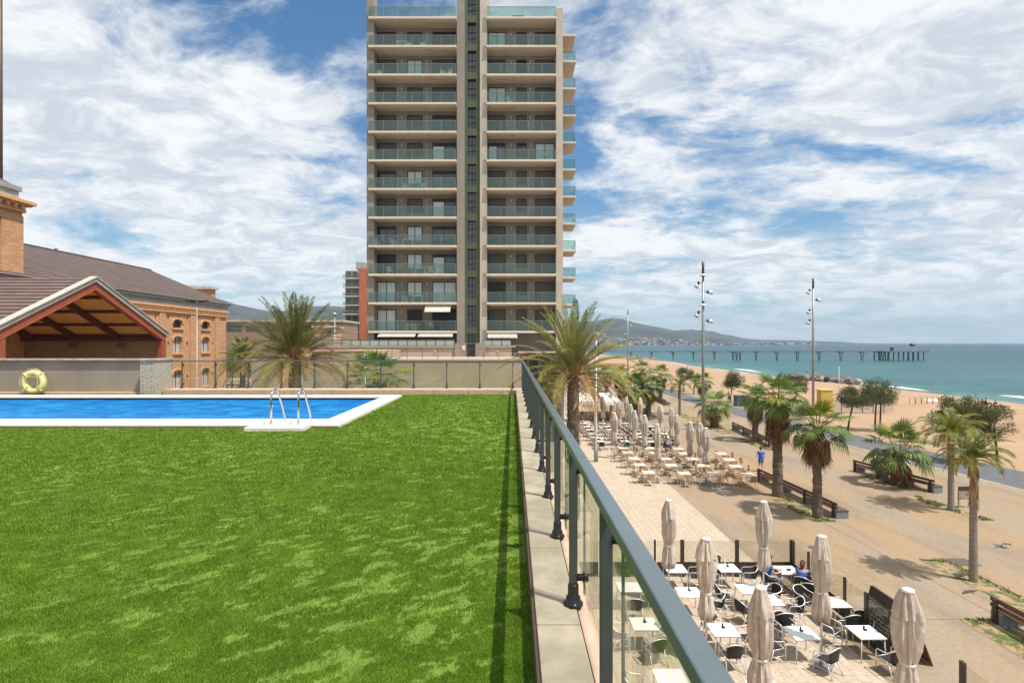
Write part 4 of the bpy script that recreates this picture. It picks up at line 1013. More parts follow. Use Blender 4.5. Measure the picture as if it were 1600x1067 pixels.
def date_palm(name, loc, h, L, label, nf=64, ll=.62, r=.33, seed=1, rz=0, lean=(0, 0), group=None, boots=260, down=True):
    random.seed(seed); root = empty(name, loc, rz, label, 'palm tree', group)
    trunk(h, r*1.15, r, lean, .05, 16, int(h*6), boots).build('trunk', M_bark, root, True)
    top = Vector((lean[0], lean[1], h)); b = MB()
    for i in range(nf):
        t = (i+.5)/nf; az = i*2.399963+random.uniform(-.25, .25)
        el = R(88)-R(84)*t**1.0+random.uniform(-.12, .12)
        Lf = L*(1-.18*(1-t))*random.uniform(.86, 1.08)
        bs = top+Vector((math.cos(az), math.sin(az), 0))*r*.6+Vector((0, 0, .35*(1-t)))
        mm = 0 if t < .66 or random.random() < .35 else (2 if random.random() < .5 else 3)
        pinnate(b, bs, az, el, Lf, 80, ll*.85, droop=.25+1.2*t, m=mm, rw=.035)
    c = b.build('crown', [M_palm, M_dry, M_paly, M_dry], root)
    if down:
        b = MB()
        for i in range(int(nf*.5)):
            az = random.uniform(0, 2*PI); el = R(random.uniform(-35, 20)); pinnate(b, top+Vector((math.cos(az), math.sin(az), 0))*r*.7+Vector((0, 0, -.15)), az, el, L*random.uniform(.6, .95), 50, ll*.75, droop=1.3, m=0, mr=0, rw=.03, ragged=.5)
        b.build('dead_fronds', M_dry, root)
        b = MB()
        for i in range(26):
            a = random.uniform(0, 2*PI); b.tube([top+Vector((math.cos(a)*r*.7, math.sin(a)*r*.7, -.1)), top+Vector((math.cos(a)*(r+.25), math.sin(a)*(r+.25), .15)), top+Vector((math.cos(a)*(r+.5), math.sin(a)*(r+.5), random.uniform(-.25, .2)))], [.03, .02, .01], 4)
        b.build('fruit_stalk', mat('orange_stalk', (.45, .20, .04), .6), root)
    return root
def fan_palm(name, loc, h, Rr, label, nf=34, r=.3, skirt=1., seed=1, group=None, lean=(0, 0), pet=.9, boots=120, dead=None):
    random.seed(seed); root = empty(name, loc, 0, label, 'palm tree', group)
    trunk(h, r*1.1, r*.85, lean, .05, 14, int(h*6)+6, boots, bulge=r*.12).build('trunk', M_bark, root, True)
    top = Vector((lean[0], lean[1], h)); b = MB()
    for i in range(nf):
        t = (i+.5)/nf; az = i*2.399963+random.uniform(-.3, .3); el = R(80)-R(112)*t+random.uniform(-.12, .12)
        pl = pet*Rr*random.uniform(.5, .78); d = Vector((math.cos(az)*math.cos(el), math.sin(az)*math.cos(el), math.sin(el)))
        p0 = top+Vector((math.cos(az)*r*.4, math.sin(az)*r*.4, .1)); hub = p0+d*pl
        fan(b, hub, az, el-.25-.5*t, Rr*random.uniform(.42, .54), 26, 0 if random.random() < .9 else 3, 1, .06+.26*t, p0, 1.9)
    b.build('crown', [M_palmf, M_paly, M_dry, M_paly], root)
    if skirt > 0:
        b = MB(); nd = int(46*skirt) if dead is None else dead
        for i in range(nd):
            az = random.uniform(0, 2*PI); el = R(random.uniform(-88, -58)); z = .15-random.uniform(0, .85*skirt)
            d = Vector((math.cos(az)*math.cos(el), math.sin(az)*math.cos(el), math.sin(el))); p0 = top+Vector((math.cos(az)*r*.7, math.sin(az)*r*.7, z)); hub = p0+d*Rr*.30
            fan(b, hub, az, el-.25, Rr*random.uniform(.36, .55), 18, random.choice([0, 0, 1]), 0, .5, p0, 1.1, tatter=.2)
        b.build('dead_fronds', [M_dryd, M_dry], root)
    return root
def feather_palm(name, loc, h, L, label, nf=15, seed=1, r=.15, group=None, yellow=.5, rz=0):
    random.seed(seed); root = empty(name, loc, rz, label, 'palm tree', group)
    b = trunk(h*.86, r*1.35, r, (0, 0), .02, 14, 40); 
    b.build('trunk', M_barkg, root, True)
    b = MB()   # shaggy sheath below crown
    for i in range(60):
        a = random.uniform(0, 2*PI); z = h*random.uniform(.62, .98); w = .05
        c = Vector((math.cos(a)*r*1.05, math.sin(a)*r*1.05, z)); s_ = Vector((-math.sin(a), math.cos(a), 0))
        b.add([c-s_*w, c+s_*w, c+s_*w*.4+Vector((math.cos(a)*.09, math.sin(a)*.09, -.42)), c-s_*w*.4+Vector((math.cos(a)*.07, math.sin(a)*.07, -.38))], [(0, 1, 2, 3)])
    b.lathe([(r*1.0, h*.84), (r*1.15, h*.92), (r*.7, h*1.02)], (0, 0, 0), 12)
    b.build('leaf_sheath', M_dry, root)
    b = MB()
    for i in range(nf):
        t = (i+.5)/nf; az = i*2.399963; el = R(74)-R(70)*t+random.uniform(-.1, .1)
        mm = 2 if random.random() < yellow else 0
        pinnate(b, (0, 0, h), az, el, L*random.uniform(.8, 1.05), 60, L*.26, droop=1.2+.6*t, m=mm, rw=.022, ragged=.25)
    for i in range(3):
        az = random.uniform(0, 2*PI); pinnate(b, (0, 0, h-.05), az, R(-10), L*.8, 40, L*.24, droop=1.1, m=3, mr=3, rw=.02, ragged=.5)
    b.build('crown', [M_palm, M_paly, M_paly, M_dry], root)
    return root
def small_tree(name, loc, h, rad, label, seed=1, dens=1., lean=(.2, 0), group='round tamarisk trees by the beach', trunks=1, flat=.7, rz=0):
    random.seed(seed); root = empty(name, loc, rz, label, 'tree', group); cz = h-rad*flat*.75
    b = MB()
    for tk in range(trunks):
        ox = (tk-.5*(trunks-1))*.55
        b.tube([(ox, 0, -.05), (ox+lean[0]*.4, lean[1]*.4, cz*.35), (ox+lean[0], lean[1], cz*.7), (lean[0]*1.3, lean[1]*1.3, cz)], [.12, .09, .08, .05], 8)
        for i in range(9):
            a = random.uniform(0, 2*PI); e = random.uniform(.15, .8); q_ = Vector((ox*.4+lean[0]*1.2, lean[1]*1.2, cz*.75))
            t_ = q_+Vector((math.cos(a)*rad*.75, math.sin(a)*rad*.75, rad*e)); b.tube([q_, q_.lerp(t_, .5)+Vector((0, 0, .1)), t_], [.05, .03, .01], 5)
    b.build('trunk', M_barkt, root, True)
    b = MB(); blobs = []
    for i in range(int(34)):
        a = random.uniform(0, 2*PI); u = random.random()**.5; z = random.uniform(-.7, .95)
        k = math.sqrt(max(0, 1-z*z*.8)); blobs.append((Vector((math.cos(a)*u*rad*.85*k+lean[0]*1.2, math.sin(a)*u*rad*.85*k+lean[1]*1.2, cz+z*rad*flat*.85)), rad*random.uniform(.20, .36)))
    N = int(260*dens)
    for c, br in blobs:
        for _ in range(N):
            d = Vector((random.gauss(0, 1), random.gauss(0, 1), random.gauss(0, 1))).normalized()*br*random.uniform(.35, 1.12); p = c+d
            s_ = random.uniform(.05, .09)*(rad/1.8)**.5; v = (d.normalized()+Vector((random.gauss(0, .6), random.gauss(0, .6), random.gauss(0, .6)+.3))).normalized(); w = v.cross(Vector((random.random(), random.random(), random.random()))).normalized()*s_*.42
            b.add([p-v*s_*.4, p+w, p+v*s_*1.3, p-w], [(0, 1, 2, 3)])
    b.build('crown', M_tam, root)
    return root
GP = 'fan palms standing along the promenade'
# the two big date palms
random.seed(3)
date_palm('date_palm', (3.35, 30, 0), 7.8, 4.75, 'big date palm with dead hanging fronds right behind the near railing', nf=58, seed=11, r=.30, ll=.60)
date_palm('date_palm', (-12.9, 32.5, 0), 8.6, 4.4, 'big date palm rising behind the pool railing left of the tower', nf=60, seed=23, r=.34, ll=.62)
# promenade fan palms  (px base, Y taken from the photo)
def fp(px, py, cy, rad, label, seed, r=.3, skirt=1., nf=34, **k):
    x, y = at(px, py, 0); hc = zpx(cy, y); return fan_palm('fan_palm', (x, y, 0), hc-.15, rad*y/F, label, nf=nf, r=r, skirt=skirt, seed=seed, group=GP, **k)
fp(1215, 775, 622, 45, 'tall thick fan palm with heavy brown skirt at the long bench', 5, .27, 1.9, 32)
fp(1277, 808, 668, 52, 'fan palm with rough trunk standing beside the far half of the long bench', 6, .22, 1.0, 28)
fp(1180, 690, 622, 30, 'fan palm just behind the tall thick one, at the second row bench', 7, .27, 1.3, 26)
fp(1403, 757, 706, 54, 'short stout fan palm leaning over the bench where a person sits', 8, .36, .2, 28)
fp(1116, 667, 634, 31, 'low bright fan palm just right of the tallest lamp mast', 9, .4, .3, 26)
x, y = at(1105, 661, 0); dupe_src = None
fp(1098, 626, 597, 19, 'taller fan palm beyond the bike path behind the lamp mast', 10, .28, .7, 26)
fp(1032, 627, 586, 20, 'tall fan palm at the far dark benches', 12, .28, 1.2, 26)
fp(1013, 656, 604, 23, 'fan palm right of the heavy skirted one by the cream parasols', 13, .33, 1., 28)
fp(990, 658, 610, 29, 'heavy skirted fan palm rising amid the closed parasols', 14, .3, 1.9, 32)
fp(861, 690, 600, 26, 'shaggy fan palm left of the big near date palm', 15, .28, 2.2, 28)
P0 = fp(968, 622, 588, 22, 'small far fan palm left of the heavy skirted palm', 16, .3, .8, 22)
for k, (px, py, lab) in enumerate([(948, 612, 'farther small fan palm seen through the big date palm fronds'), (1004, 606, 'far fan palm between the tall one and the sand'), (927, 632, 'far fan palm beside the white pergola')]):
    x, y = at(px, py, 0); dup(P0, (x, y, 0), k*1.3+.5, lab, GP, sc=random.uniform(.9, 1.05))
# young fan palm in front of the street wall
o = fan_palm('fan_palm', (-9.2, 37, 0), 6.7, 2.3, 'young green fan palm in front of the beige wall behind the far railing', nf=34, r=.2, skirt=0, seed=33, pet=1.1)
x, y = at(365, 640, 0); o = date_palm('date_palm', (-31.5, 64, 0), 7.4, 3.3, 'shaggy date palm standing by the left road beside the factory corner', nf=46, seed=41, r=.28, boots=60)
# feather palms
feather_palm('feather_palm', (18.6, 22.06, 0), 5.0, 1.5, 'slender feather palm with ringed trunk alone in the nearest earth strip', nf=26, seed=51, r=.115, group='slender feather palms', yellow=.45)
x, y = at(1486, 797, 0); feather_palm('feather_palm', (x, y, 0), 4.4, 2.05, 'yellowish feather palm just behind the nearest slender palm', nf=26, seed=52, r=.125, group='slender feather palms', yellow=.55, rz=1)
x, y = at(1062, 648, 0); feather_palm('feather_palm', (x, y, 0), 3.9, 2.2, 'dark wide feather palm left of the tallest lamp mast', nf=15, seed=53, r=.15, group='slender feather palms', yellow=.1)
# tamarisks
def st(px, py, top, w, label, seed, **k):
    x, y = at(px, py); z = beach_z(x); return small_tree('tamarisk', (x, y, z), zpx(top, y)-z, w*y/F, label, seed, **k)
st(1559, 727, 640, 33, 'round tamarisk with a dark leaning trunk nearest the right border', 61, lean=(-.2, 0), flat=.95)
st(1503, 722, 628, 39, 'dense round tamarisk left of the one nearest the right border', 62, lean=(-.3, 0), dens=1.3, flat=.92)
st(1371, 674, 600, 33, 'wide tamarisk on two trunks in front of the white beach fence', 63, trunks=2, lean=(.1, 0))
st(1324, 676, 609, 24, 'tamarisk with slanted trunk right of the yellow cabin', 64, lean=(.5, 0))
st(1141, 629, 585, 20, 'tamarisk by the blue container across the bike path', 65, lean=(.3, 0))
st(1068, 611, 578, 16, 'far tamarisk on the sand left of the lamp mast', 66)
st(1084, 616, 586, 9, 'thin brown far tamarisk next to a beach pole', 67, dens=.5)
st(1243, 648, 590, 20, 'tamarisk behind the second lamp mast', 68, lean=(.1, 0))
# ================================================================== STREET FURNITURE
# ---- lamp masts
def spot(par, z, az, kind, i):
    b = MB(); d = Vector((math.cos(az), math.sin(az), 0))
    if kind == 'ring':
        b.lathe([(.10, .32), (.14, .24), (.38, .05), (.41, 0), (.38, 0), (.15, .1)], (0, 0, z), 22); o = b.build('lamp_shade', M_lampw, par, True)
        b = MB(); b.lathe([(.09, .32), (.16, .32), (.12, .6)], (0, 0, z), 14); b.build('collar', M_bronze, o, True)
    else:
        b.tube([d*.1+Vector((0, 0, z+.45)), d*.55+Vector((0, 0, z+.42))], .04, 6)
        b.tube([d*.50+Vector((0, 0, z+.58)), d*.52+Vector((0, 0, z+.24))], [.09, .13], 10)
        o = b.build('lamp_arm', M_bronze, par, True)
        b = MB(); t = d*.55; a = Vector((0, 0, z+.26))+t; q_ = a+(d*.5+Vector((0, 0, .12))) * .8 if kind == 'out' else a+d*.22+Vector((0, 0, -.34))
        b.tube([a, a.lerp(q_, .35), q_], [.06, .15, .28], 14, caps=True); b.build('lamp_shade', M_lampw, o, True)
def mast(loc, h, label, lamps):
    r = empty('lamp_mast', loc, 0, label, 'lamp mast', 'tall lamp masts on the promenade')
    b = MB(); b.tube([(0, 0, 0), (0, 0, h*.5), (0, 0, h-1.4)], [.17, .15, .12], 14); b.box(-.25, .25, -.25, .25, 0, .04); b.build('pole', M_lamp, r, True)
    b = MB(); b.tube([(0, 0, h-1.4), (0, 0, h)], .13, 12); b.build('mast_top', M_bronze, r, True)
    for i, (z, az, k) in enumerate(lamps): spot(r, z, az, k, i)
    return r
x, y = at(1100, 673, 0)
def lz(py, Y): return zpx(py, Y)
mast((x-.1, y, 0), lz(409, y), 'tallest lamp mast with two round shades and four spotlights among the parasols', [(lz(432, y)+.05, 0, 'ring'), (lz(448, y), PI, 'down'), (lz(462, y), 0, 'out'), (lz(478, y), 0, 'ring'), (lz(494, y), PI, 'down'), (lz(507, y), 0, 'out')])
x, y = at(1270.5, 645, 0)
mast((x, y, 0), lz(435, y), 'grey lamp mast with four small spotlights behind the fan palms', [(lz(458, y), PI, 'down'), (lz(473, y), 0, 'out'), (lz(489, y), PI, 'down'), (lz(505, y), PI, 'down')])
x, y = at(981, 591, 0)
mast((x, y, 0), lz(484, y), 'farthest lamp mast seen above the big date palm', [(lz(500, y), PI, 'down'), (lz(510, y), 0, 'out'), (lz(522, y), PI, 'down')])
def lamp(loc, h, label, head='flat', pr=.055):
    r = empty('street_lamp', loc, 0, label, 'street lamp', 'slim street lamps')
    b = MB(); b.tube([(0, 0, 0), (0, 0, 1.1), (0, 0, 1.15), (0, 0, h)], [pr*1.5, pr*1.5, pr, pr*.8], 10); b.build('pole', M_lamp, r, True)
    b = MB()
    if head == 'flat': b.obox((-.55, 0, h+.05), (.9, .35, .14)); b.obox((.55, 0, h+.05), (.9, .35, .14)); b.box(-.6, .6, -.03, .03, h-.08, h-.02)
    else: b.lathe([(.05, 0), (.28, .06), (.30, .14), (.12, .3), (.02, .34)], (0, 0, h), 16)
    b.build('lamp_head', M_bronze if head == 'flat' else M_lampw, r, True if head != 'flat' else False, bevel=.02 if head == 'flat' else 0)
    return r
lamp((-28.9, 50.2, 0), 13.4, 'slim lamp with a flat double head in front of the brick factory')
lamp((6.8, 44.3, 0), 10.2, 'slim pale lamp post rising through the big date palm at the pavement edge', 'cone', .11)
lamp((-9.8, 36.5, 0), 8.5, 'low lamp with pale head between the left palm and the young fan palm', 'cone', .05)
lamp((q(523, 80), 80, 0), zpx(492, 80), 'pale lamp post in front of the pink house', 'cone', .1)
# ---- benches
def bench(p0, p1, nb, label):
    p0 = Vector((*p0, 0)); p1 = Vector((*p1, 0)); d = p1-p0; L = d.length
    r = empty('long_bench', p0, math.atan2(d.y, d.x), label, 'bench', 'long wooden benches with concrete blocks')
    # local: +x along; the backrest on the building side (which side is local -y or +y)
    side = 1
    for i in range(nb):
        x = .25+(L-.5)*i/(nb-1); b = MB(); b.box(x-.22, x+.22, -.42, .28, 0, .40); k = b.build('block', M_block, r, bevel=.012)
        b = MB(); b.box(x-.07, x+.07, -.50, -.42, .0, .84); b.build('back_post', M_bronze, k)
    b = MB()
    for j in range(3): b.box(0, L, -.38+j*.23, -.38+j*.23+.20, .402, .455)
    b.build('seat', M_wood, r, bevel=.008)
    b = MB(); b.box(0, L, -.415, -.37, .70, .86); b.box(0, L, -.415, -.37, .50, .64); b.build('backrest', M_wood, r, bevel=.008)
    return r
# direction runs towards the camera (-Y) so local -y is -X : the building side
bench((17.6, 38.4), (18.15, 29.9), 4, 'longest bench passing behind the trunks of the two nearest fan palms')
bench((26.0, 41.2), (27.35, 35.0), 4, 'bench in the second row where a person sits')
bench((24.9, 60.8), (24.1, 50.2), 4, 'bench behind the man in blue, under the fan palm')
bench((17.0, 19.0), (17.2, 11), 4, 'bench cut by the right border beside the nearest earth strip')
bench((24.6, 93), (24.0, 84), 3, 'far dark bench under the tall far fan palm')
bench((18.4, 78), (18.0, 69), 3, 'far bench between the far parasols and the earth strip')
# ---- umbrellas
def umbrella(near=True):
    r = empty('closed_parasol', (0, 0, 0))
    b = MB(); b.tube([(0, 0, .05), (0, 0, 3.75)], .035, 12); b.build('pole', M_white, r, True)
    b = MB(); b.box(-.3, .3, -.3, .3, 0, .05); b.lathe([(.07, 0), (.06, .3)], (0, 0, .05), 12); b.build('base_plate', M_lamp, r)
    N = 48
    def fold(amp, k, ph):
        def f(rr, z, a): return rr*(1+amp*math.cos(k*a+ph+1.3*math.sin(z*1.7)+.8*math.sin(2*a))+amp*.6*math.cos((k*2+1)*a+z*2.1)+.14*math.sin(2*a+z*1.3)+.07*math.sin(5*a+z*7))
        return f
    prof = [(.05, 1.46), (.165, 1.34), (.215, 1.55), (.20, 1.80), (.165, 2.05), (.135, 2.18), (.155, 2.30), (.215, 2.55), (.245, 2.85), (.235, 3.15), (.21, 3.35), (.165, 3.55), (.125, 3.74), (.10, 3.80)]
    b = MB(); b.lathe(prof, (0, 0, 0), N, 0, fold(.27, 7, 0)); c = b.build('canopy', M_cloth, r, True)
    b = MB(); b.lathe([(.155, 2.15), (.17, 2.18), (.155, 2.21)], (0, 0, 0), 20, caps=False); b.tube([(.15, -.04, 2.18), (.20, -.06, 2.0), (.19, -.05, 1.85)], .012, 5); b.build('tie', M_white, c, True)
    b = MB(); b.lathe([(.262, 3.22), (.25, 3.30), (.215, 3.48), (.17, 3.66), (.13, 3.80), (.11, 3.83)], (0, 0, 0), N, 0, fold(.17, 8, 1.5), caps=False); b.build('vent_flap', M_cloth, r, True)
    b = MB(); b.lathe([(.11, 3.80), (.14, 3.81), (.14, 3.86), (.02, 3.89)], (0, 0, 0), 20); b.build('cap', M_white, r, True)
    return r
UG = 'closed cream parasols'
um0 = umbrella(); used = [0]
def put_um(x, y, lab, rz):
    o = um0 if not used[0] else copy_tree(um0); used[0] = 1
    o.location = (x, y, 0); o.rotation_euler.z = rz; k = random.uniform(.97, 1.02); o.scale = (random.uniform(.84, .98), random.uniform(.84, .98), k); tag(o, lab, 'parasol', UG)
random.seed(5)
for i, (x, y, lab) in enumerate([(5.86, 12.9, 'nearest closed parasol cut by the bottom border, left of the table with three dark chairs'), (9.14, 12.64, 'nearest closed parasol at the right, in front of the menu board'), (5.83, 16.44, 'closed parasol leaning close over the near handrail, middle of the left row'),
      (9.22, 16.3, 'closed parasol whose whole pole and foot stand beside the near dark chairs'), (5.77, 20.15, 'closed parasol at the back left corner of the near dining area'), (9.15, 19.9, 'closed parasol right in front of the two seated guests')]):
    put_um(x, y, lab, i*.8)
FU = [(942, 618), (967, 628), (979, 620), (991.8, 642.5), (1007, 649.7), (1027.4, 664), (1032, 632), (1049.5, 639.4), (1057.7, 646.6), (1078, 657), (1094, 659), (1103, 667), (960, 660), (955, 610), (1000, 622), (985, 632)]
on = ['first', 'second', 'third', 'fourth', 'fifth', 'sixth', 'seventh', 'eighth', 'ninth', 'tenth', 'eleventh', 'twelfth', 'thirteenth', 'fourteenth', 'fifteenth', 'sixteenth']
rank = {p: i for i, p in enumerate(sorted(FU))}
for i, (px, py) in enumerate(FU):
    Y = F*(CZ-3.86)/(py-HY); x = (px-800)*Y/F
    if (px, py) == (960, 660): Y = 45.5; x = 8.5
    put_um(x, Y, 'far closed parasol over the cream tables, %s counted from the left' % on[rank[(px, py)]], i*1.1)
# ---- bistro chairs
def chair_parts(dark=True):
    r = empty('bistro_chair', (0, 0, 0)); mw = M_wick
    path = []
    for s, rev in ((-1, 0), (1, 1)):
        pts = [(s*.275, -.24, .0), (s*.268, -.235, .44), (s*.275, -.225, .60), (s*.285, -.17, .66), (s*.29, .05, .675), (s*.285, .18, .71), (s*.23, .27, .79), (s*.12, .30, .835), (0, .305, .845)]
        path += pts if not rev else pts[::-1][1:]
    b = MB(); b.tube(path, .017, 8); b.tube([(-.24, -.2, .43), (.24, -.2, .43)], .011, 6); b.tube([(-.24, .2, .41), (.24, .2, .41)], .011, 6)
    for s in (-1, 1): b.tube([(s*.25, -.22, .43), (s*.24, .22, .41)], .011, 6)
    b.build('frame', M_alu, r, True)
    for s in (-1, 1):
        b = MB(); b.tube([(s*.235, .14, .42), (s*.27, .32, 0)], .016, 8); b.build('leg', M_alu, r, True)
        b = MB(); b.tube([(s*.262, -.235, .22), (s*.262, .23, .2)], .009, 6); b.build('side_stretcher', M_alu, r, True)
    b = MB(); nx, ny = 8, 8; vs = []
    for j in range(ny+1):
        for i in range(nx+1):
            u = i/nx*2-1; v = j/ny*2-1; k = 1-.10*v*v*(1 if v < 0 else 2); vs.append((u*.245*k, v*.24, .438-.025*(1-u*u)*(1-v*v)+.0))
    nv = len(vs); vs += [(x, y, z-.02) for x, y, z in vs]; fs = [(j*(nx+1)+i, j*(nx+1)+i+1, (j+1)*(nx+1)+i+1, (j+1)*(nx+1)+i) for j in range(ny) for i in range(nx)]
    fs += [tuple(nv+q_ for q_ in f[::-1]) for f in fs]; b.add(vs, fs)
    for i in range(nx): b.add([vs[i], vs[i+1], vs[nv+i+1], vs[nv+i]], [(0, 1, 2, 3)])
    b.build('seat', mw, r, True)
    b = MB(); vs = []; n = 12; m_ = 7
    for j in range(m_+1):
        t = j/m_; zt_ = .845-.0
        for i in range(n+1):
            u = i/n*2-1; a = u*1.1; top = .835-.10*abs(u)**3; z = .47+(top-.47)*t
            x = math.sin(a)*.27/math.sin(1.1)*(.82+.14*t); y = .12+.17*math.cos(a*.9)+.03*t; vs.append((x, y, z))
    nv = len(vs); vs += [(x*.96, y-.018, z) for x, y, z in vs]
    fs = [(j*(n+1)+i, j*(n+1)+i+1, (j+1)*(n+1)+i+1, (j+1)*(n+1)+i) for j in range(m_) for i in range(n)]
    fs += [tuple(nv+q_ for q_ in f[::-1]) for f in fs]; b = MB(); b.add(vs, fs); b.build('backrest', mw, r, True)
    return r
ch0 = chair_parts(); chu = [0]
CG = 'dark bistro chairs of the near dining area'
def put_chair(x, y, rz, lab):
    o = ch0 if not chu[0] else copy_tree(ch0); chu[0] = 1
    o.location = (x, y, .008); o.rotation_euler.z = rz; return tag(o, lab, 'chair', CG)
def table_parts():
    r = empty('square_table', (0, 0, 0)); b = MB(); b.box(-.40, .40, -.40, .40, .715, .74); b.build('tabletop', M_ttop, r, bevel=.01)
    b = MB(); b.box(-.38, .38, -.38, .38, .69, .714); b.build('apron', M_alu, r)
    for sx in (-1, 1):
        for sy in (-1, 1): b = MB(); b.tube([(sx*.35, sy*.35, .69), (sx*.37, sy*.37, 0)], .017, 8); b.build('leg', M_alu, r, True)
    return r
tb0 = table_parts(); tbu = [0]
def put_table(x, y, rz, lab):
    o = tb0 if not tbu[0] else copy_tree(tb0); tbu[0] = 1
    o.location = (x, y, .008); o.rotation_euler.z = rz; return tag(o, lab, 'table', 'white square tables of the near dining area')
def ashtray(x, y, lab):
    b = MB(); b.lathe([(.05, 0), (.055, .03), (.045, .032), (.03, .012)], (0, 0, 0), 14); b.box(-.02, .02, .05, .09, 0, .10)
    o = b.build('napkin_holder', M_blk, loc=(x, y, .749)); return tag(o, lab, 'napkin holder', 'small dark holders on the white tables')
# tables: (x,y,rz, chairs [(dx,dy,facing-rz)], table label)
TB = [(6.42, 21.55, 0, [(.72, .0, -90)], 'white table at the back left, its right chair tight against the back screen'),
      (8.5, 21.6, 0, [(.75, -.05, -90), (-.1, .74, 0), (-.72, -.2, 90)], 'white table at the back between two closed parasols'),
      (10.75, 21.4, 0, [], 'white table between the two seated guests'),
      (6.3, 19.5, 0, [(.78, -.25, -90)], 'white table half hidden by the near handrail behind the leaning parasol'),
      (8.55, 19.75, 0, [(-.78, .1, 90), (.75, .05, -90)], 'white table, far half of the long double table'),
      (8.85, 18.9, 0, [(-.78, -.1, 90), (.78, -.05, -100), (.05, -.78, 180)], 'white table, near half of the long double table'),
      (6.53, 16.95, 0, [(.75, .05, -90), (-.05, -.72, 180), (-.1, .75, 0)], 'white table beside the handrail, right of the leaning parasol foot'),
      (8.86, 16.75, .05, [(-.85, -.1, 80), (-.1, .78, 0), (.28, -.74, 170)], 'white table with three dark chairs left of the parasol with a visible foot'),
      (11.05, 18.75, 0, [(-.55, .75, 20), (-.05, -.76, 180)], 'white table against the glass screen before the menu board'),
      (10.85, 16.8, .02, [(-.62, .62, 40), (.45, .8, -10), (.15, -.80, 172)], 'white table nearest the menu board'),
      (4.17, 17.3, 0, [(.78, .15, -90), (-.72, -.1, 90), (.1, -.76, 180)], 'white table with grey cube bin below it, seen through the near glass'),
      (4.25, 19.9, 0, [(.78, .1, -90), (.0, -.8, 180)], 'white table seen through the glass at the top of the pane'),
      (4.2, 14.5, 0, [(-.85, 0, 90), (.85, 0, -90)], 'white table at the bottom border seen through the glass'),
      (6.5, 14.0, 0, [(.2, .78, 0)], 'white table hidden under the bottom border behind the parasol')]
pos = {90: 'left', -90: 'right', 180: 'near', 0: 'far', 80: 'left', 170: 'near', 172: 'near', 40: 'far left', -10: 'far right', 20: 'far left', -100: 'right'}
SHORT = ['table at the back left by the screen', 'back table between two parasols', 'guests table', 'table behind the leaning parasol', 'far half of the double table', 'near half of the double table', 'handrail table with a holder', 'table with three dark chairs', 'table against the side screen', 'table nearest the menu board', 'table over the grey box', 'upper table seen through the glass', 'bottom border table behind glass', 'table hidden under the bottom border']
for i, (x, y, rz, chs, lab) in enumerate(TB):
    put_table(x, y, rz, lab); lab = SHORT[i]
    if i in (1, 3, 5, 6, 7, 9, 10): ashtray(x+.05, y+.08, 'small dark holder on the '+lab)
    for (dx, dy, a) in chs:
        # chair model faces -y: rotate so it faces the table
        ang = math.atan2(-dy, -dx)+PI/2
        o = put_chair(x+dx*1.1, y+dy*1.1, ang+random.uniform(-.22, .22), 'dark chair on the %s side of the %s' % (pos[a], lab))
put_chair(11.0, 20.2, R(150), 'dark chair turned towards the guests, half behind the parasol with a visible foot')
b = MB(); b.box(-.17, .17, -.2, .2, 0, .5); b.box(-.15, .15, -.18, .18, .5, .52); tag(b.build('cube_bin', mat('grey_box', (.35, .34, .32), .6), loc=(4.3, 16.75, .01), rz=.15, bevel=.02), 'grey box standing under the table behind the near glass', 'bin')
# phone/bag on guest table
b = MB(); b.box(-.09, .09, -.05, .05, 0, .05); tag(b.build('handbag', M_blk, loc=(10.8, 21.35, .75), rz=.4, bevel=.015), 'small black bag on the guests table', 'bag')
b = MB(); b.box(-.11, .11, -.11, .11, 0, .015); tag(b.build('paper', M_white, loc=(10.5, 21.5, .75), rz=.2), 'folded white paper on the guests table', 'paper')
# ---- far tan tables and chairs (simple single meshes)
def far_chair(m1, m2, name='garden_chair'):
    b = MB()
    for s in (-1, 1):
        b.tube([(s*.26, -.24, 0), (s*.26, -.22, .62), (s*.27, .0, .66), (s*.26, .24, .70)], .016, 5)
        b.tube([(s*.24, .2, .42), (s*.26, .30, 0)], .015, 5)
    b.tube([(-.26, .24, .70), (-.18, .29, .82), (.18, .29, .82), (.26, .24, .70)], .016, 5)
    b.box(-.24, .24, -.24, .22, .41, .44, 1); b.add([(-.24, .24, .46), (0, .29, .46), (0, .31, .84), (-.22, .27, .80)], [(0, 1, 2, 3)], 1); b.add([(0, .29, .46), (.24, .24, .46), (.22, .27, .80), (0, .31, .84)], [(0, 1, 2, 3)], 1)
    return b.build(name, [m1, m2])
def far_table(m, name='garden_table'):
    b = MB(); b.lathe([(.38, .72), (.40, .725), (.40, .745), (.36, .75)], (0, 0, 0), 4, 0); o = None
    for v in range(len(b.v)):
        x, y, z = b.v[v]; b.v[v] = ((x-y)*.7071*1.38, (x+y)*.7071*1.38, z)
    for sx in (-1, 1):
        for sy in (-1, 1): b.tube([(sx*.28, sy*.28, .72), (sx*.31, sy*.31, 0)], .016, 5, 1)
    return b.build(name, [m, M_alu])
tc_ = far_chair(M_creamw, M_tan); cc_ = far_chair(M_alu, M_wick); ft_ = far_table(mat('cream_tabletop', (.66, .57, .48), .5, .05, 3))
fu = {'tc': 0, 'cc': 0, 'ft': 0}
def pf(key, src, x, y, rz, lab, cat, grp):
    o = src if not fu[key] else src.copy()
    if fu[key]: COL.objects.link(o)
    fu[key] = 1; o.location = (x, y, .008); o.rotation_euler.z = rz; return tag(o, lab, cat, grp)
random.seed(8)
rows = ['nearest', 'second', 'third', 'fourth', 'fifth', 'sixth']; cols_ = ['leftmost', 'second from left', 'third from left', 'rightmost']
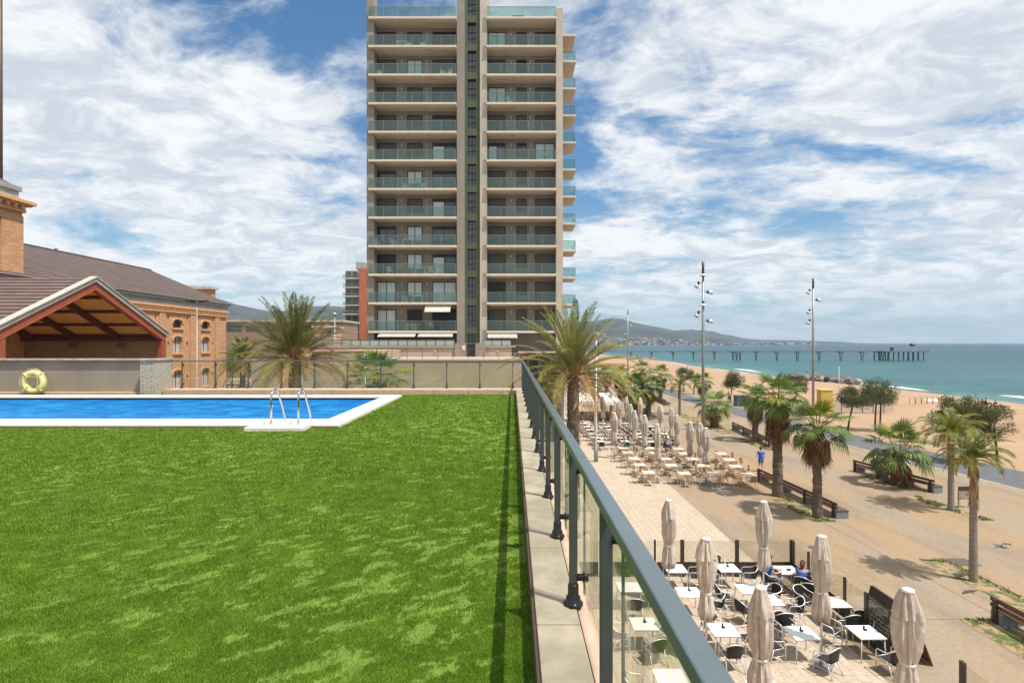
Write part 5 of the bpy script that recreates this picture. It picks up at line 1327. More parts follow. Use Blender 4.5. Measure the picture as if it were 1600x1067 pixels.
for j, yy in enumerate([37.5, 39.9, 42.2, 44.3, 46.4]):
    for i, xx in enumerate([9.4, 11.65, 13.85, 15.95]):
        if j == 4 and i == 3: continue
        x = xx+random.uniform(-.12, .12)+(.25*j if i == 3 else 0); y = yy-i*.15+random.uniform(-.1, .1)
        where = '%s in the %s row' % (cols_[i], rows[j])
        pf('ft', ft_, x, y, random.uniform(-.08, .08), 'cream table amid tan chairs, '+where, 'table', 'cream tables on the promenade')
        for nm, dx, dy in (('left', -.68, 0), ('right', .68, 0), ('near', 0, -.68), ('far', 0, .68)):
            if random.random() < .08: continue
            pf('tc', tc_, x+dx*random.uniform(.95, 1.12), y+dy*random.uniform(.95, 1.12), math.atan2(-dy, -dx)+PI/2+random.uniform(-.3, .3), 'tan chair, %s side of the cream table, %s' % (nm, where), 'chair', 'tan chairs on the promenade')
for j, yy in enumerate([49.4, 51.6, 53.8, 56.0, 58.2, 60.4]):
    for i, xx in enumerate([7.9, 10.1, 12.5, 14.6]):
        if (j < 1 and i == 3): continue
        x = xx+random.uniform(-.15, .15); y = yy+random.uniform(-.15, .15)
        where = '%s in the %s far row' % (cols_[i], rows[j])
        pf('ft', ft_, x, y, random.uniform(-.1, .1), 'pale table amid dark chairs, '+where, 'table', 'pale tables with dark chairs far along the promenade')
        for nm, dx, dy in (('left', -.68, 0), ('right', .68, 0), ('near', 0, -.68), ('far', 0, .68)):
            if random.random() < .15: continue
            pf('cc', cc_, x+dx, y+dy, math.atan2(-dy, -dx)+PI/2+random.uniform(-.3, .3), 'dark chair, %s side of the pale table, %s' % (nm, where), 'chair', 'dark chairs far along the promenade')
# pergola pavilion
pg = empty('pergola', (10.4, 66, 0), 0, 'white flat roofed open pergola beyond the far parasols', 'pergola')
for (x0, x1) in ((-2.7, -.75), (.35, 2.3)):
    b = MB(); b.add([(x0, -2, 2.75), (x1, -2, 2.75), (x1, 2.4, 3.35), (x0, 2.4, 3.35)], [(0, 1, 2, 3)]); b.add([(x0, -2, 2.75), (x1, -2, 2.75), (x1, -2, 2.5), (x0, -2, 2.5)], [(0, 1, 2, 3)]); b.add([(x0, -2, 2.70), (x1, -2, 2.70), (x1, 2.4, 3.30), (x0, 2.4, 3.30)], [(3, 2, 1, 0)]); b.build('roof_sheet', M_white, pg)
for x_ in (-2.7, -.7, .3, 2.35):
    for y_ in (-1.95, 2.35): b = MB(); b.box(x_-.06, x_+.06, y_-.06, y_+.06, 0, 2.75+(.6 if y_ > 0 else 0)); b.build('post', M_white, pg)
b = MB(); b.box(-2.7, 2.35, -2.04, -1.9, 2.36, 2.5); b.build('beam', M_white, pg)
b = MB(); b.box(-2.4, 1.9, 1.6, 2.3, 0, 1.1); tag(b.build('bar_counter', mat('counter_dark', (.08, .07, .09), .5), loc=(10.4, 66, 0)), 'dark bar counter inside the white pergola', 'counter')
# ---- glass screens of the dining area
def screen(name, p0, p1, n, label, lo=.62, posts=None):
    p0 = Vector((*p0, 0)); d = Vector((*p1, 0))-p0; L = d.length
    r = empty(name, p0, math.atan2(d.y, d.x), label, 'glass screen', 'glass wind screens round the near dining area')
    for i in range(n+1):
        x = L*i/n; b = MB(); w = .075 if i % 2 == 0 else .04; b.box(x-w, x+w, -.04, .04, 0, 1.52); b.build('post', M_bronze, r, bevel=.005)
        if i < n:
            b = MB(); b.box(x+.08, x+L/n-.08, -.008, .008, lo, 1.48); b.build('glass_panel', M_rail_glass2, r)
            b = MB(); b.box(x+.08, x+L/n-.08, -.02, .02, .10, lo-.01); b.build('lower_panel', mat('dark_bronze_panel', (.05, .042, .035), .35, .15, 2), r)
    return r
screen('glass_screen', (2.5, 22.5), (11.5, 22.5), 8, 'dark framed glass screen across the back of the near dining area')
screen('glass_screen', (11.5, 22.38), (11.5, 16.6), 5, 'dark framed glass screen on the promenade side ending at the menu board')
screen('glass_screen', (11.45, 13.9), (11.4, 9.6), 3, 'dark framed glass screen at the bottom right corner')
# ---- menu A-board
mb = empty('menu_board', (11.9, 17.2, 0), 0, 'large folding menu board, black chalk side with white scribbles and brown wooden back', 'menu board')
def leaf(x0, x1, name, m, sgn):
    b = MB(); v = [(x0, -.95, 0.02), (x0, .85, .02), (x1, .85, 1.62), (x1, -.95, 1.62)]; t = .03
    b.add(v+[(x+t*sgn, y, z) for x, y, z in v], [(0, 1, 2, 3), (7, 6, 5, 4), (0, 4, 5, 1), (1, 5, 6, 2), (2, 6, 7, 3), (3, 7, 4, 0)]); return b.build(name, m, mb)
l1 = leaf(-.50, -.06, 'chalk_panel', mat('slate', (.018, .018, .02), .35, .3, 3), 1); l2 = leaf(.62, .02, 'wood_panel', mat('brown_ply', (.20, .085, .03), .6, .15, 3), -1)
def on_leaf(u, w, off_=.012):      # u along y, w 0..1 up
    return Vector((-.50+.44*w-off_, u, .02+1.6*w+off_*.2))
b = MB()
for (u0, u1, w0, w1) in ((-.95, .85, .985, 1.0), (-.95, .85, 0, .02), (-.95, -.89, .02, .985), (.79, .85, .02, .985)):
    b.add([on_leaf(u0, w0), on_leaf(u1, w0), on_leaf(u1, w1), on_leaf(u0, w1)], [(0, 1, 2, 3)])
b.add([on_leaf(-.88, .83, .016), on_leaf(.78, .83, .016), on_leaf(.78, .975, .016), on_leaf(-.88, .975, .016)], [(0, 1, 2, 3)]); b.build('board_frame', M_bronze, l1)
b = MB(); random.seed(4)
for ln in range(9):
    w = .74-ln*.075; u = .68
    while u > -.78:
        L_ = random.uniform(.05, .16)
        pts = [on_leaf(u-L_*k/6, w+random.uniform(-.012, .018), .02) for k in range(7)]; b.tube(pts, .006, 4); u -= L_+random.uniform(.03, .07)
        if random.random() < .12: u -= .3
for cx_, cw_, rr in ((.1, .45, .13), (-.35, .35, .1)):
    b.tube([on_leaf(cx_+rr*math.cos(a*.4), cw_+rr*.6*math.sin(a*.4), .02) for a in range(17)], .006, 4)
b.build('chalk_writing', M_white, l1)
# ---- small sign, covers, bin
x, y = at(1508, 793, 0)
sg = empty('info_sign', (x, y, 0), R(6), 'small dark headed notice on two legs behind the nearest slender palm', 'sign')
for s in (-.42, .42): b = MB(); b.box(s-.03, s+.03, -.03, .03, 0, 1.0); b.build('leg', M_lamp, sg)
b = MB(); b.box(-.45, .45, -.05, -.03, .5, 1.02); b.build('panel', mat('sign_print', (.28, .22, .17), .6, .6, 9), sg); b = MB(); b.box(-.46, .46, -.06, .0, 1.02, 1.25); b.build('header', M_bronze, sg)
x, y = at(1500, 878, 0); b = MB(); b.prism([(-.62, .42), (-.5, -.4), (.62, -.42), (.5, .4)], 0, .016); tag(b.build('manhole_cover', mat('cast_cover', (.11, .085, .07), .8, .2, 6, .4, 30), loc=(x, y, 0)), 'dark rectangular cover in the paving near the slender palm', 'manhole cover')
x, y = at(1270, 855, 0); b = MB(); b.lathe([(.2, 0), (.2, .016)], (0, 0, 0), 20); tag(b.build('drain_cover', MATS['cast_cover'], loc=(x, y, 0)), 'small round dark cover just outside the back glass screen', 'drain cover')
# joint lines in the promenade paving
M_joint = mat('paving_joint', (.20, .15, .10), .95)
for k, (p0, p1) in enumerate([((16.7, 29.4), (17.1, 19.1)), ((10.7, 19.05), (15.5, 19.05))]):
    b = MB(); d = Vector((p1[0]-p0[0], p1[1]-p0[1])).normalized()*.012; b.prism([(p0[0]-d.y, p0[1]+d.x), (p0[0]+d.y, p0[1]-d.x), (p1[0]+d.y, p1[1]-d.x), (p1[0]-d.y, p1[1]+d.x)], 0, .007); o = b.build('paving_joint', M_joint); o['kind'] = 'structure'
# ================================================================== BEACH
x, y = at(1289, 645); z = beach_z(x)
kb_ = empty('beach_cabin', (x, y, z), 0, 'small yellow cabin on the sand between the palms', 'cabin')
h = zpx(608, y)-z; w = .82
b = MB(); b.box(-w, w, -.5, .6, 0, h-.15); b.build('wall', mat('yellow_paint', (.52, .36, .08), .7, .1, 2), kb_)
b = MB(); b.box(-w-.08, w+.08, -.58, .68, h-.15, h); b.build('roof', mat('yellow_roof', (.70, .50, .12), .6), kb_, bevel=.02)
b = MB(); b.box(-.35, .35, -.53, -.503, 0, 1.9); b.build('door', mat('yellow_door', (.50, .33, .04), .6), kb_)
fe = empty('beach_fence', (x+w+.2, y+.3, z), 0, 'white panelled fence with a red top rail beside the yellow cabin', 'fence')
for i in range(6):
    b = MB(); b.box(i*1.5+.05, i*1.5+1.45, 0, .04, .05, 2.2); b.build('panel', M_taupel, fe)
    b = MB(); b.box(i*1.5-.04, i*1.5+.04, -.04, .06, 0, 2.6); b.build('post', M_steel, fe)
b = MB(); b.box(0, 9, -.03, .05, 2.5, 2.6); b.build('top_rail', M_steel, fe)
def pole(px, py, top, label, m=M_white, r=.06, name='pole'):
    x, y = at(px, py); z = beach_z(x); b = MB(); b.tube([(0, 0, 0), (0, 0, zpx(top, y)-z)], [r, r*.7], 8); b.lathe([(r*1.6, 0), (r*1.2, .1)], (0, 0, 0), 8)
    return tag(b.build(name, m, loc=(x, y, z), smooth=True), label, 'pole', 'poles on the beach')
pole(1311, 622, 572, 'slim white pole in front of the rock groyne', r=.05)
pole(1079, 606, 573, 'grey beach pole at the far tamarisk', M_lamp)
pole(1138.5, 608, 579, 'grey beach pole rising behind the tamarisk by the container', M_lamp)
pole(1261, 592, 580, 'stout dark post at the start of the rock groyne', M_bronze, .35)
pole(1259, 615, 590, 'thin dark post on the sand right of the second lamp mast', M_bronze, .1)
x, y = at(1160, 634); b = MB(); b.box(-1.1, 1.1, -.7, .7, 0, 1.5); b.box(-1.15, 1.15, -.75, .75, 1.5, 1.62); b.box(-1.12, 1.12, -.72, -.701, .2, .3); tag(b.build('container', mat('blue_container', (.07, .11, .17), .5, .1, 3), loc=(x, y, beach_z(x)), bevel=.03), 'dark blue waste container across the bike path', 'container')
# hoops (bicycle rack) on the sand
x0, y0 = at(1426, 631); x1, y1 = at(1462, 630)
for i in range(5):
    t = i/4; x = x0+(x1-x0)*t; y = y0+(y1-y0)*t; b = MB(); b.tube([(-.55, 0, 0), (-.55, 0, .75)]+[(-.55*math.cos(a), 0, .75+.4*math.sin(a)) for a in (.4, .9, 1.57, 2.2, 2.7)]+[(.55, 0, .75), (.55, 0, 0)], .05, 6)
    tag(b.build('metal_hoop', M_lamp, loc=(x, y, beach_z(x)), smooth=True), 'grey metal hoop in the sand, %s of the five' % ['leftmost', 'second', 'middle', 'fourth', 'rightmost'][i], 'hoop', 'row of metal hoops on the sand')
x, y = at(1459, 628); b = MB(); b.add([(-1, -.3, .05), (.9, -.3, .1), (.9, .4, .5), (-1, .4, .3)], [(0, 1, 2, 3)]); b.box(-1, .9, -.3, .4, 0, .06); b.tube([(.8, .4, 0), (1, .5, 1.1)], .04, 5); tag(b.build('beach_lounger', M_white, loc=(x+.5, y+1, beach_z(x))), 'white lounger at the right end of the metal hoops', 'lounger')
# rocks of the groyne
random.seed(12)
def rock(x, y, z, s, lab, grp):
    b = MB(); b.ball((0, 0, 0), 1, 0, 7, (random.uniform(.8, 1.3), random.uniform(.7, 1.1), random.uniform(.5, .85)))
    b.v = [tuple(Vector(v)*s*(1+.35*noise.noise(Vector(v)*1.3+Vector((x, y, 0))))) for v in b.v]
    o = b.build('rock', M_rock, loc=(x, y, z), rz=random.uniform(0, 6)); return tag(o, lab, 'rock', grp)
M_rock = mat('groyne_rock', (.20, .175, .15), .9, .35, .7, .5, 6, rnd=.35)
for i in range(56):
    t = random.random(); px = 1232+98*t; py = 590+9*t-random.uniform(0, 2.5); x, y = at(px, py, -1.6)
    rock(x+random.uniform(-2, 2), y+random.uniform(-4, 4), -1.7+random.uniform(0, 1.2)*(1-abs(t-.6)), random.uniform(.7, 1.35), 'grey boulder in the low rock groyne at the water edge', 'boulders of the near groyne')
for i in range(30):
    px = random.uniform(985, 1022); py = random.uniform(561, 564); x, y = at(px, py, -1.8); rock(x, y+random.uniform(-6, 6), -2+random.uniform(0, 1), random.uniform(1.2, 2.6), 'dark boulder in the far groyne under the pier start', 'boulders of the far groyne')
x, y = at(1338, 600, SEA); b = MB(); b.ball((0, 0, 0), 1.6, 0, 10, (1.6, .8, .7)); b.ball((2.2, -1, -.2), 1.0, 0, 10, (1.9, .7, .5)); b.v = [tuple(Vector(v)*(1+.3*noise.noise(Vector(v)*1.7))) for v in b.v]
tag(b.build('breaking_wave', M_foam, loc=(x, y, SEA), smooth=True), 'white splash of a wave breaking at the groyne end', 'wave')
# ================================================================== PIER
YP = 383.; zd = zpx(548.2, YP)
pr_ = empty('pier', (88, YP, SEA), 0, 'long thin concrete pier on legs reaching out over the sea', 'pier')
def pp(b, n, m, par=None, **k):
    o = b.build(n, m, par or pr_, **k)
    if par is None: o.matrix_parent_inverse = Matrix.Translation((-88, -YP, -SEA))
    return o
M_pier = mat('pier_concrete', (.15, .165, .17), .9, .15, .3, coord='World')
PE = q(1443, YP)
b = MB(); b.box(55, PE-30, YP-2, YP+2, zd-.65, zd); b.box(PE-32, PE, YP-6, YP+6, zd-.8, zd+.1); pp(b, 'deck', M_pier)
b = MB(); b.box(55, PE-32, YP-1.95, YP-1.9, zd+.95, zd+1.05)
i = 0
xx = 56
while xx < PE-33: b.box(xx, xx+.12, YP-1.95, YP-1.88, zd, zd+1); xx += 3.2
b.box(PE-32, PE+2.5, YP-5.95, YP-5.9, zd+1.2, zd+1.3)
for k in range(12): b.box(PE-31+k*3, PE-30.85+k*3, YP-5.95, YP-5.88, zd+.1, zd+1.3)
b.add([(PE, YP-6, zd-.4), (PE+3, YP-6.3, zd+1.6), (PE+3, YP-6.1, zd+1.6), (PE, YP-5.8, zd-.2)], [(0, 1, 2, 3)]); pp(b, 'parapet', M_lamp)
for k, px in enumerate([986, 1018, 1052, 1083.5, 1116.5, 1151, 1181.5, 1214, 1246, 1280, 1314, 1347, 1380]):
    x = q(px, YP); b = MB(); dbl = px in (1151, 1380)
    for dx in ((-2.4, 0, 2.4) if dbl else (-.0,)):
        for dy in (-1.5, 1.5):
            b.tube([(x+dx, YP+dy, zd-.66), (x+dx+dy*.45, YP+dy, SEA-3)], .30, 7)
    b.box(x-1.3-(2.4 if dbl else 0), x+1.3+(2.4 if dbl else 0), YP-2.1, YP+2.1, zd-1.2, zd-.65); pp(b, 'pier_leg', M_pier)
for k in range(9):
    x = PE-31+k*3.4; b = MB()
    for dy in (-5, 0, 5): b.tube([(x, YP+dy, zd-.8), (x+random.uniform(-.3, .3), YP+dy, SEA-3)], .4, 7)
    pp(b, 'pier_leg', M_pier)
x = q(1425.5, YP); b = MB(); b.tube([(x, YP, zd), (x, YP, zd+4)], .35, 8); b.tube([(x, YP, zd+4.6), (x, YP, zd+9)], .08, 5); pp(b, 'beacon_post', M_lampw)
b = MB(); b.lathe([(.6, 0), (1.7, .5), (1.8, 1.3), (1.2, 2.0), (.3, 2.3)], (x, YP, zd+3.2), 12); pp(b, 'beacon', M_bronze)
b = MB(); b.box(q(1392, YP), q(1395, YP), YP-1, YP+1, zd, zd+2.6); pp(b, 'pier_hut', M_bronze)
# ================================================================== PEOPLE
def skinned(chains, sub=2):
    """chains: dict name -> (parent, pos, radius). one continuous skinned surface"""
    names = list(chains); idx = {n: i for i, n in enumerate(names)}
    me = bpy.data.meshes.new('tmp'); me.from_pydata([chains[n][1] for n in names], [(idx[n], idx[chains[n][0]]) for n in names if chains[n][0]], [])
    o = bpy.data.objects.new('tmp', me); COL.objects.link(o)
    sk = o.modifiers.new('s', 'SKIN'); sk.use_smooth_shade = True; sk.branch_smoothing = .3
    for i, n in enumerate(names):
        r = chains[n][2]; me.skin_vertices[0].data[i].radius = r if isinstance(r, tuple) else (r, r)
    me.skin_vertices[0].data[0].use_root = True
    sb = o.modifiers.new('u', 'SUBSURF'); sb.levels = sub; sb.render_levels = sub
    dg = bpy.context.evaluated_depsgraph_get(); dg.update(); r = bpy.data.meshes.new_from_object(o.evaluated_get(dg))
    bpy.data.objects.remove(o); return r
def person(loc, rz, pose, label, shirt, pants, hair, long_hair=False, sc=1., bare_legs=True, group=None):
    """faces local -Y. pose gives joint positions"""
    V_ = Vector; J = {k: V_(v) for k, v in pose.items()}
    root = empty('person', loc, rz, label, 'person', group); root.scale = (sc,)*3
    c = {}
    c['pelvis'] = (None, J['pelvis'], (.135, .105)); c['spine'] = ('pelvis', J['pelvis'].lerp(J['chest'], .5), (.12, .09)); c['chest'] = ('spine', J['chest'], (.145, .10))
    nk = J['head']-(J['head']-J['chest']).normalized()*.13
    c['neckb'] = ('chest', J['chest'].lerp(nk, .62), (.07, .065)); c['neck'] = ('neckb', nk, .052); hd = (J['head']-nk).normalized()
    fwd = J.get('look', V_((0, -1, 0))).normalized()
    c['jaw'] = ('neck', J['head']-hd*.045+fwd*.018, (.068, .075)); c['skull'] = ('jaw', J['head']+hd*.045, (.078, .092)); c['crown'] = ('skull', J['head']+hd*.10, (.052, .06))
    sx = fwd.cross(hd).normalized()
    c['nose'] = ('jaw', J['head']+fwd*.105-hd*.01, .012); c['ear1'] = ('jaw', J['head']+sx*.088, .014); c['ear2'] = ('jaw', J['head']-sx*.088, .014)
    for s in ('l', 'r'):
        sg_ = -1 if s == 'l' else 1
        c['sh'+s] = ('chest', J['sh'+s], .058); c['el'+s] = ('sh'+s, J['el'+s], .042); c['wr'+s] = ('el'+s, J['wr'+s], .027)
        d = (J['wr'+s]-J['el'+s]).normalized(); c['pm'+s] = ('wr'+s, J['wr'+s]+d*.06, (.036, .018))
        side = d.cross(V_((0, 1, .2))).normalized(); curl = side.cross(d).normalized()
        for f, (u, L_) in enumerate(((-.027, .070), (-.009, .082), (.009, .078), (.027, .062))):
            b0 = J['wr'+s]+d*.095+side*u; c['f%d%s' % (f, s)] = ('pm'+s, b0, .0095); c['g%d%s' % (f, s)] = ('f%d%s' % (f, s), b0+d*L_*.5+curl*.008, .0088); c['h%d%s' % (f, s)] = ('g%d%s' % (f, s), b0+d*L_*.85+curl*.03, .0075)
        t0 = J['wr'+s]+d*.045+side*.036*sg_; c['t0'+s] = ('pm'+s, t0, .011); c['t1'+s] = ('t0'+s, t0+(d*.6+side*sg_*.7).normalized()*.045, .009)
        c['hp'+s] = ('pelvis', J['hp'+s], .092); c['kn'+s] = ('hp'+s, J['kn'+s], .062); c['ca'+s] = ('kn'+s, J['kn'+s].lerp(J['an'+s], .3), .056); c['an'+s] = ('ca'+s, J['an'+s], .036)
        c['to'+s] = ('an'+s, J['to'+s], (.04, .03))
    me = skinned(c); me.materials.append(M_skin); o = bpy.data.objects.new('body', me); COL.objects.link(o); o.parent = root
    # clothes follow the body
    k = {n: c[n] for n in ('pelvis', 'spine', 'chest', 'neckb')}; k = {n: (v[0], v[1], (v[2][0]+.035, v[2][1]+.045) if isinstance(v[2], tuple) else v[2]+.012) for n, v in k.items()}; k['hem'] = ('pelvis', J['pelvis']-(J['chest']-J['pelvis']).normalized()*.015, (.16, .135)); k['neckb'] = ('chest', J['chest'].lerp(nk, .45), (.085, .08))
    for s in 'lr': k['sh'+s] = ('chest', J['sh'+s], .072); k['el'+s] = ('sh'+s, J['sh'+s].lerp(J['el'+s], .62), .058)
    me = skinned(k, 1); me.materials.append(shirt); o = bpy.data.objects.new('shirt', me); COL.objects.link(o); o.parent = root
    k = {'pelvis': (None, J['pelvis']-V_((0, 0, .01)), (.165, .135)), 'w': ('pelvis', J['pelvis'].lerp(J['chest'], .25), (.150, .125))}
    for s in 'lr':
        k['hp'+s] = ('pelvis', J['hp'+s], .108); e = J['hp'+s].lerp(J['kn'+s], .75)
        k['kn'+s] = ('hp'+s, e if bare_legs else J['kn'+s], .086 if bare_legs else .078)
        if not bare_legs: k['an'+s] = ('kn'+s, J['kn'+s].lerp(J['an'+s], .93), .056)
    me = skinned(k, 1); me.materials.append(pants); o = bpy.data.objects.new('trousers', me); COL.objects.link(o); o.parent = root
    b = MB()
    for s in 'lr':
        a = J['an'+s]; t_ = J['to'+s]; b.tube([a-(t_-a)*.35+V_((0, 0, -.03)), a+V_((0, 0, -.03)), a.lerp(t_, .6)+V_((0, 0, -.01)), t_+(t_-a)*.25], [.035, .05, .045, .028], 8)
    b.build('shoes', M_blk, root, True)
    b = MB(); hc_ = J['head']+hd*.055-fwd*.022; b.ball(hc_, .098, 0, 14, (1, 1.08, 1.0))
    b.v = [tuple(V_(v)) for v in b.v if 1]
    if long_hair: b.tube([hc_-fwd*.05, hc_-fwd*.09-hd*.12, hc_-fwd*.085-hd*.26], [.085, .085, .04], 10)
    # keep the face free: pull the front of the cap back and up
    nv = []
    for v in b.v:
        v = V_(v); r_ = v-J['head']; f_ = r_.dot(fwd); h_ = r_.dot(hd)
        if f_ > .03 and h_ < .07: v = v-fwd*(f_-.02)
        nv.append(tuple(v))
    b.v = nv; b.build('hair', hair, root, True)
    b = MB()
    for s_ in (-1, 1): b.ball(J['head']+fwd*.088+sx*s_*.032+hd*.012, .010, 0, 8)
    b.build('eyes', M_blk, root)
    b = MB(); b.ball(J['head']+fwd*.090-hd*.05, .02, 0, 8, (1, .5, .35)); b.build('mouth', mat('lips', (.35, .12, .10), .5), root)
    return root
walk = dict(pelvis=(0, 0, .95), chest=(0, -.02, 1.32), head=(0, -.05, 1.62), shl=(-.19, -.02, 1.42), shr=(.19, -.02, 1.42), ell=(-.25, .03, 1.14), elr=(.25, .02, 1.14), wrl=(-.24, -.15, .98), wrr=(.22, -.16, 1.05),
            hpl=(-.10, 0, .90), hpr=(.10, 0, .90), knl=(-.11, -.12, .50), knr=(.10, .02, .48), anl=(-.11, -.05, .08), anr=(.10, .24, .13), tol=(-.12, -.20, .035), tor=(.10, .13, .035))
sit = dict(pelvis=(0, .10, .54), chest=(0, .04, .93), head=(0, -.03, 1.24), shl=(-.19, .03, 1.03), shr=(.19, .03, 1.03), ell=(-.26, -.10, .79), elr=(.26, -.10, .79), wrl=(-.15, -.32, .80), wrr=(.15, -.33, .80),
           hpl=(-.10, .05, .53), hpr=(.10, .05, .53), knl=(-.13, -.38, .52), knr=(.13, -.38, .52), anl=(-.13, -.40, .08), anr=(.13, -.33, .08), tol=(-.13, -.54, .035), tor=(.13, -.47, .035))
lean_ = dict(sit, chest=(0, -.06, .90), head=(.02, -.22, 1.16), look=(0, -1, -.5), shl=(-.19, -.08, 1.0), shr=(.19, -.08, 1.0), ell=(-.27, -.26, .80), elr=(.27, -.26, .80), wrl=(-.12, -.46, .80), wrr=(.12, -.46, .80))
ground_sit = dict(pelvis=(0, .1, .12), chest=(0, .12, .52), head=(0, .06, .83), shl=(-.19, .12, .62), shr=(.19, .12, .62), ell=(-.27, .02, .38), elr=(.27, .02, .38), wrl=(-.18, -.2, .36), wrr=(.18, -.2, .36),
                  hpl=(-.1, .05, .12), hpr=(.1, .05, .12), knl=(-.14, -.32, .40), knr=(.14, -.32, .40), anl=(-.13, -.55, .07), anr=(.13, -.55, .07), tol=(-.13, -.70, .035), tor=(.13, -.70, .035))
lie = dict(pelvis=(0, .0, .13), chest=(0, .38, .18), head=(0, .66, .30), look=(0, -.7, .7), shl=(-.19, .46, .2), shr=(.19, .46, .2), ell=(-.3, .3, .06), elr=(.3, .3, .06), wrl=(-.28, .08, .06), wrr=(.28, .08, .06),
           hpl=(-.1, -.05, .13), hpr=(.1, -.05, .13), knl=(-.12, -.45, .18), knr=(.12, -.45, .14), anl=(-.12, -.88, .08), anr=(.12, -.88, .08), tol=(-.13, -.95, .2), tor=(.13, -.95, .2))
person((18.6, 40.9, 0), PI-.15, walk, 'man in bright blue top and dark shorts walking away across the promenade', M_blue, M_navy, M_hair, sc=1.05)
# guests at the back table
g1 = put_chair(9.98, 21.2, R(90), 'dark chair under the left guest at the shared table')
person((9.98, 21.2, 0), R(80), sit, 'seated guest in blue top and grey trousers facing right at the white table', M_blue, M_greyc, M_hair, bare_legs=False)
g2 = put_chair(11.0, 20.75, R(-110)+PI*0, 'dark chair under the guest with auburn hair')
g2.location = (11.02, 20.72, .008); g2.rotation_euler.z = R(-40+0)
person((11.0, 20.75, 0), R(-40)+PI, lean_, 'seated guest with long auburn hair and blue top leaning over the white table', M_blue, M_greyc, M_hairr, True, bare_legs=False)
g2.rotation_euler.z = R(-40)+PI
# bench sitter
x, y = 26.35, 40.0
person((x+.15, y-.1, 0), R(100), dict(lean_, look=(0, -1, -.6)), 'person with dark hair hunched on the second row bench', M_greyc, M_blk, M_hair, bare_legs=False)
# far diners
person((13.6, 48.3, 0), R(60), sit, 'diner in navy between the far parasols, left one of the pair', M_navy, M_navy, M_hair, group='diners at the far tables', bare_legs=False)
person((14.3, 48.7, 0), R(-70), sit, 'diner in navy between the far parasols, right one of the pair', M_navy, M_navy, M_hair, group='diners at the far tables', bare_legs=False)
person((9.8, 47.7, 0), R(-90), sit, 'diner in teal sitting under the left row of far parasols', mat('teal_cloth', (.03, .16, .2), .8), M_navy, M_hair, group='diners at the far tables', bare_legs=False)
person((11.1, 60.8, 0), R(10), walk, 'person in dark clothes standing near the white pergola', M_blk, M_blk, M_hair, bare_legs=False)
x, y = at(1139, 628); person((x, y, 0), R(-80), walk, 'person in black walking beside the blue container', M_blk, M_blk, M_hair, bare_legs=False)
def bp(px, py, pose, rz, lab, sc=1.1):
    x, y = at(px, py); person((x, y, beach_z(x)), rz, pose, lab, M_blk, M_blk, M_hair, group='people on the sand', sc=sc, bare_legs=False)
bp(1536, 632, ground_sit, R(100), 'person in black on the sand, leftmost of the group near the waterline')
bp(1541.5, 633, ground_sit, R(70), 'person in black on the sand, right one of the seated group', 1.3)
bp(1555, 635, ground_sit, R(-60), 'person in black sitting beside the lying one')
bp(1563, 636, lie, R(75), 'person in black lying on the sand')
bp(1394, 609, lie, R(80), 'person lying at the waterline above the wide tamarisk')
# ---- gulls and pigeon
def bird(loc, rz, lab, fly=True, name='gull'):
    r = empty(name, loc, rz, lab, 'bird'); M_b = mat('gull_white', (.34, .32, .30), .7); M_w = mat('gull_wing', (.14, .13, .13), .7)
    b = MB(); b.tube([(0, -.22, .02), (0, -.17, .03), (0, -.08, .0), (0, .08, 0), (0, .2, .01), (0, .27, .01)], [.01, .035, .06, .065, .03, .012], 10)
    b.tube([(0, -.21, .02), (0, -.26, .01)], [.012, .003], 5)
    if not fly: b.tube([(.02, 0, -.05), (.02, .01, -.13)], .006, 5); b.tube([(-.02, 0, -.05), (-.02, .01, -.13)], .006, 5)
    b.build('body', M_b, r, True)
    for s in (-1, 1):
        b = MB()
        if fly: v = [(s*.03, -.07, .03), (s*.24, -.12, .13), (s*.52, -.02, -.02), (s*.22, .05, .11), (s*.03, .09, .03)]
        else: v = [(s*.05, -.1, .04), (s*.075, 0, .0), (s*.04, .22, .02), (s*.02, .1, .06), (s*.02, -.05, .065)]
        b.add(v+[(x_, y_, z_-.012) for x_, y_, z_ in v], [(0, 1, 2, 3, 4), (9, 8, 7, 6, 5)]+[(i, (i+1) % 5, 5+(i+1) % 5, 5+i) for i in range(5)]); b.build('wing', M_w, r)
    return r
bird((18.45, 20.6, 1.95), R(20), 'gull with dark wings gliding low over the promenade')
x, y = at(1499, 903, 0); bird((x, y, .13), R(70), 'pale pigeon at the foot of the nearest slender palm', False, 'pigeon')
# ================================================================== HILLS, TOWN, HAZE
def hills(name, prof, Y, depth, m, foot=0, amp=14, rough=6, n=90):
    """prof: (px, py) skyline in the photo, turned into real heights at distance Y"""
    b = MB(); vs = []; x0, x1 = prof[0][0], prof[-1][0]; rows = 14
    for j in range(rows+1):
        t = j/rows; yy = Y-depth+depth*t if t <= 1 else 0
        for i in range(n+1):
            px = x0+(x1-x0)*i/n
            for (a, za), (c_, zc_) in zip(prof, prof[1:]):
                if a <= px <= c_: py = za+(zc_-za)*(px-a)/(c_-a); break
            X = (px-800)*Y/F; H = zpx(py, Y)
            f = math.sin(t*PI/2)**1.15
            rg_ = noise.noise(Vector((X*.0017, yy*.0017, Y*.01)))+.5*noise.noise(Vector((X*.005, yy*.005, 3)))
            z = foot-3+(H-foot+3)*f+(rg_*amp*6*math.sin(PI*t))*(H/250)+(amp*.12*noise.noise(Vector((X*.01, 0, 7))) if t == 1 else 0)
            vs.append((X, yy, z))
    for i in range(n+1): x, y, z = vs[rows*(n+1)+i]; vs.append((x, y+depth*.8, -5))
    nn = n+1; b.add(vs, [(j*nn+i, j*nn+i+1, (j+1)*nn+i+1, (j+1)*nn+i) for j in range(rows+1) for i in range(n)])
    o = b.build(name, m, smooth=True); o['kind'] = 'structure'; return o
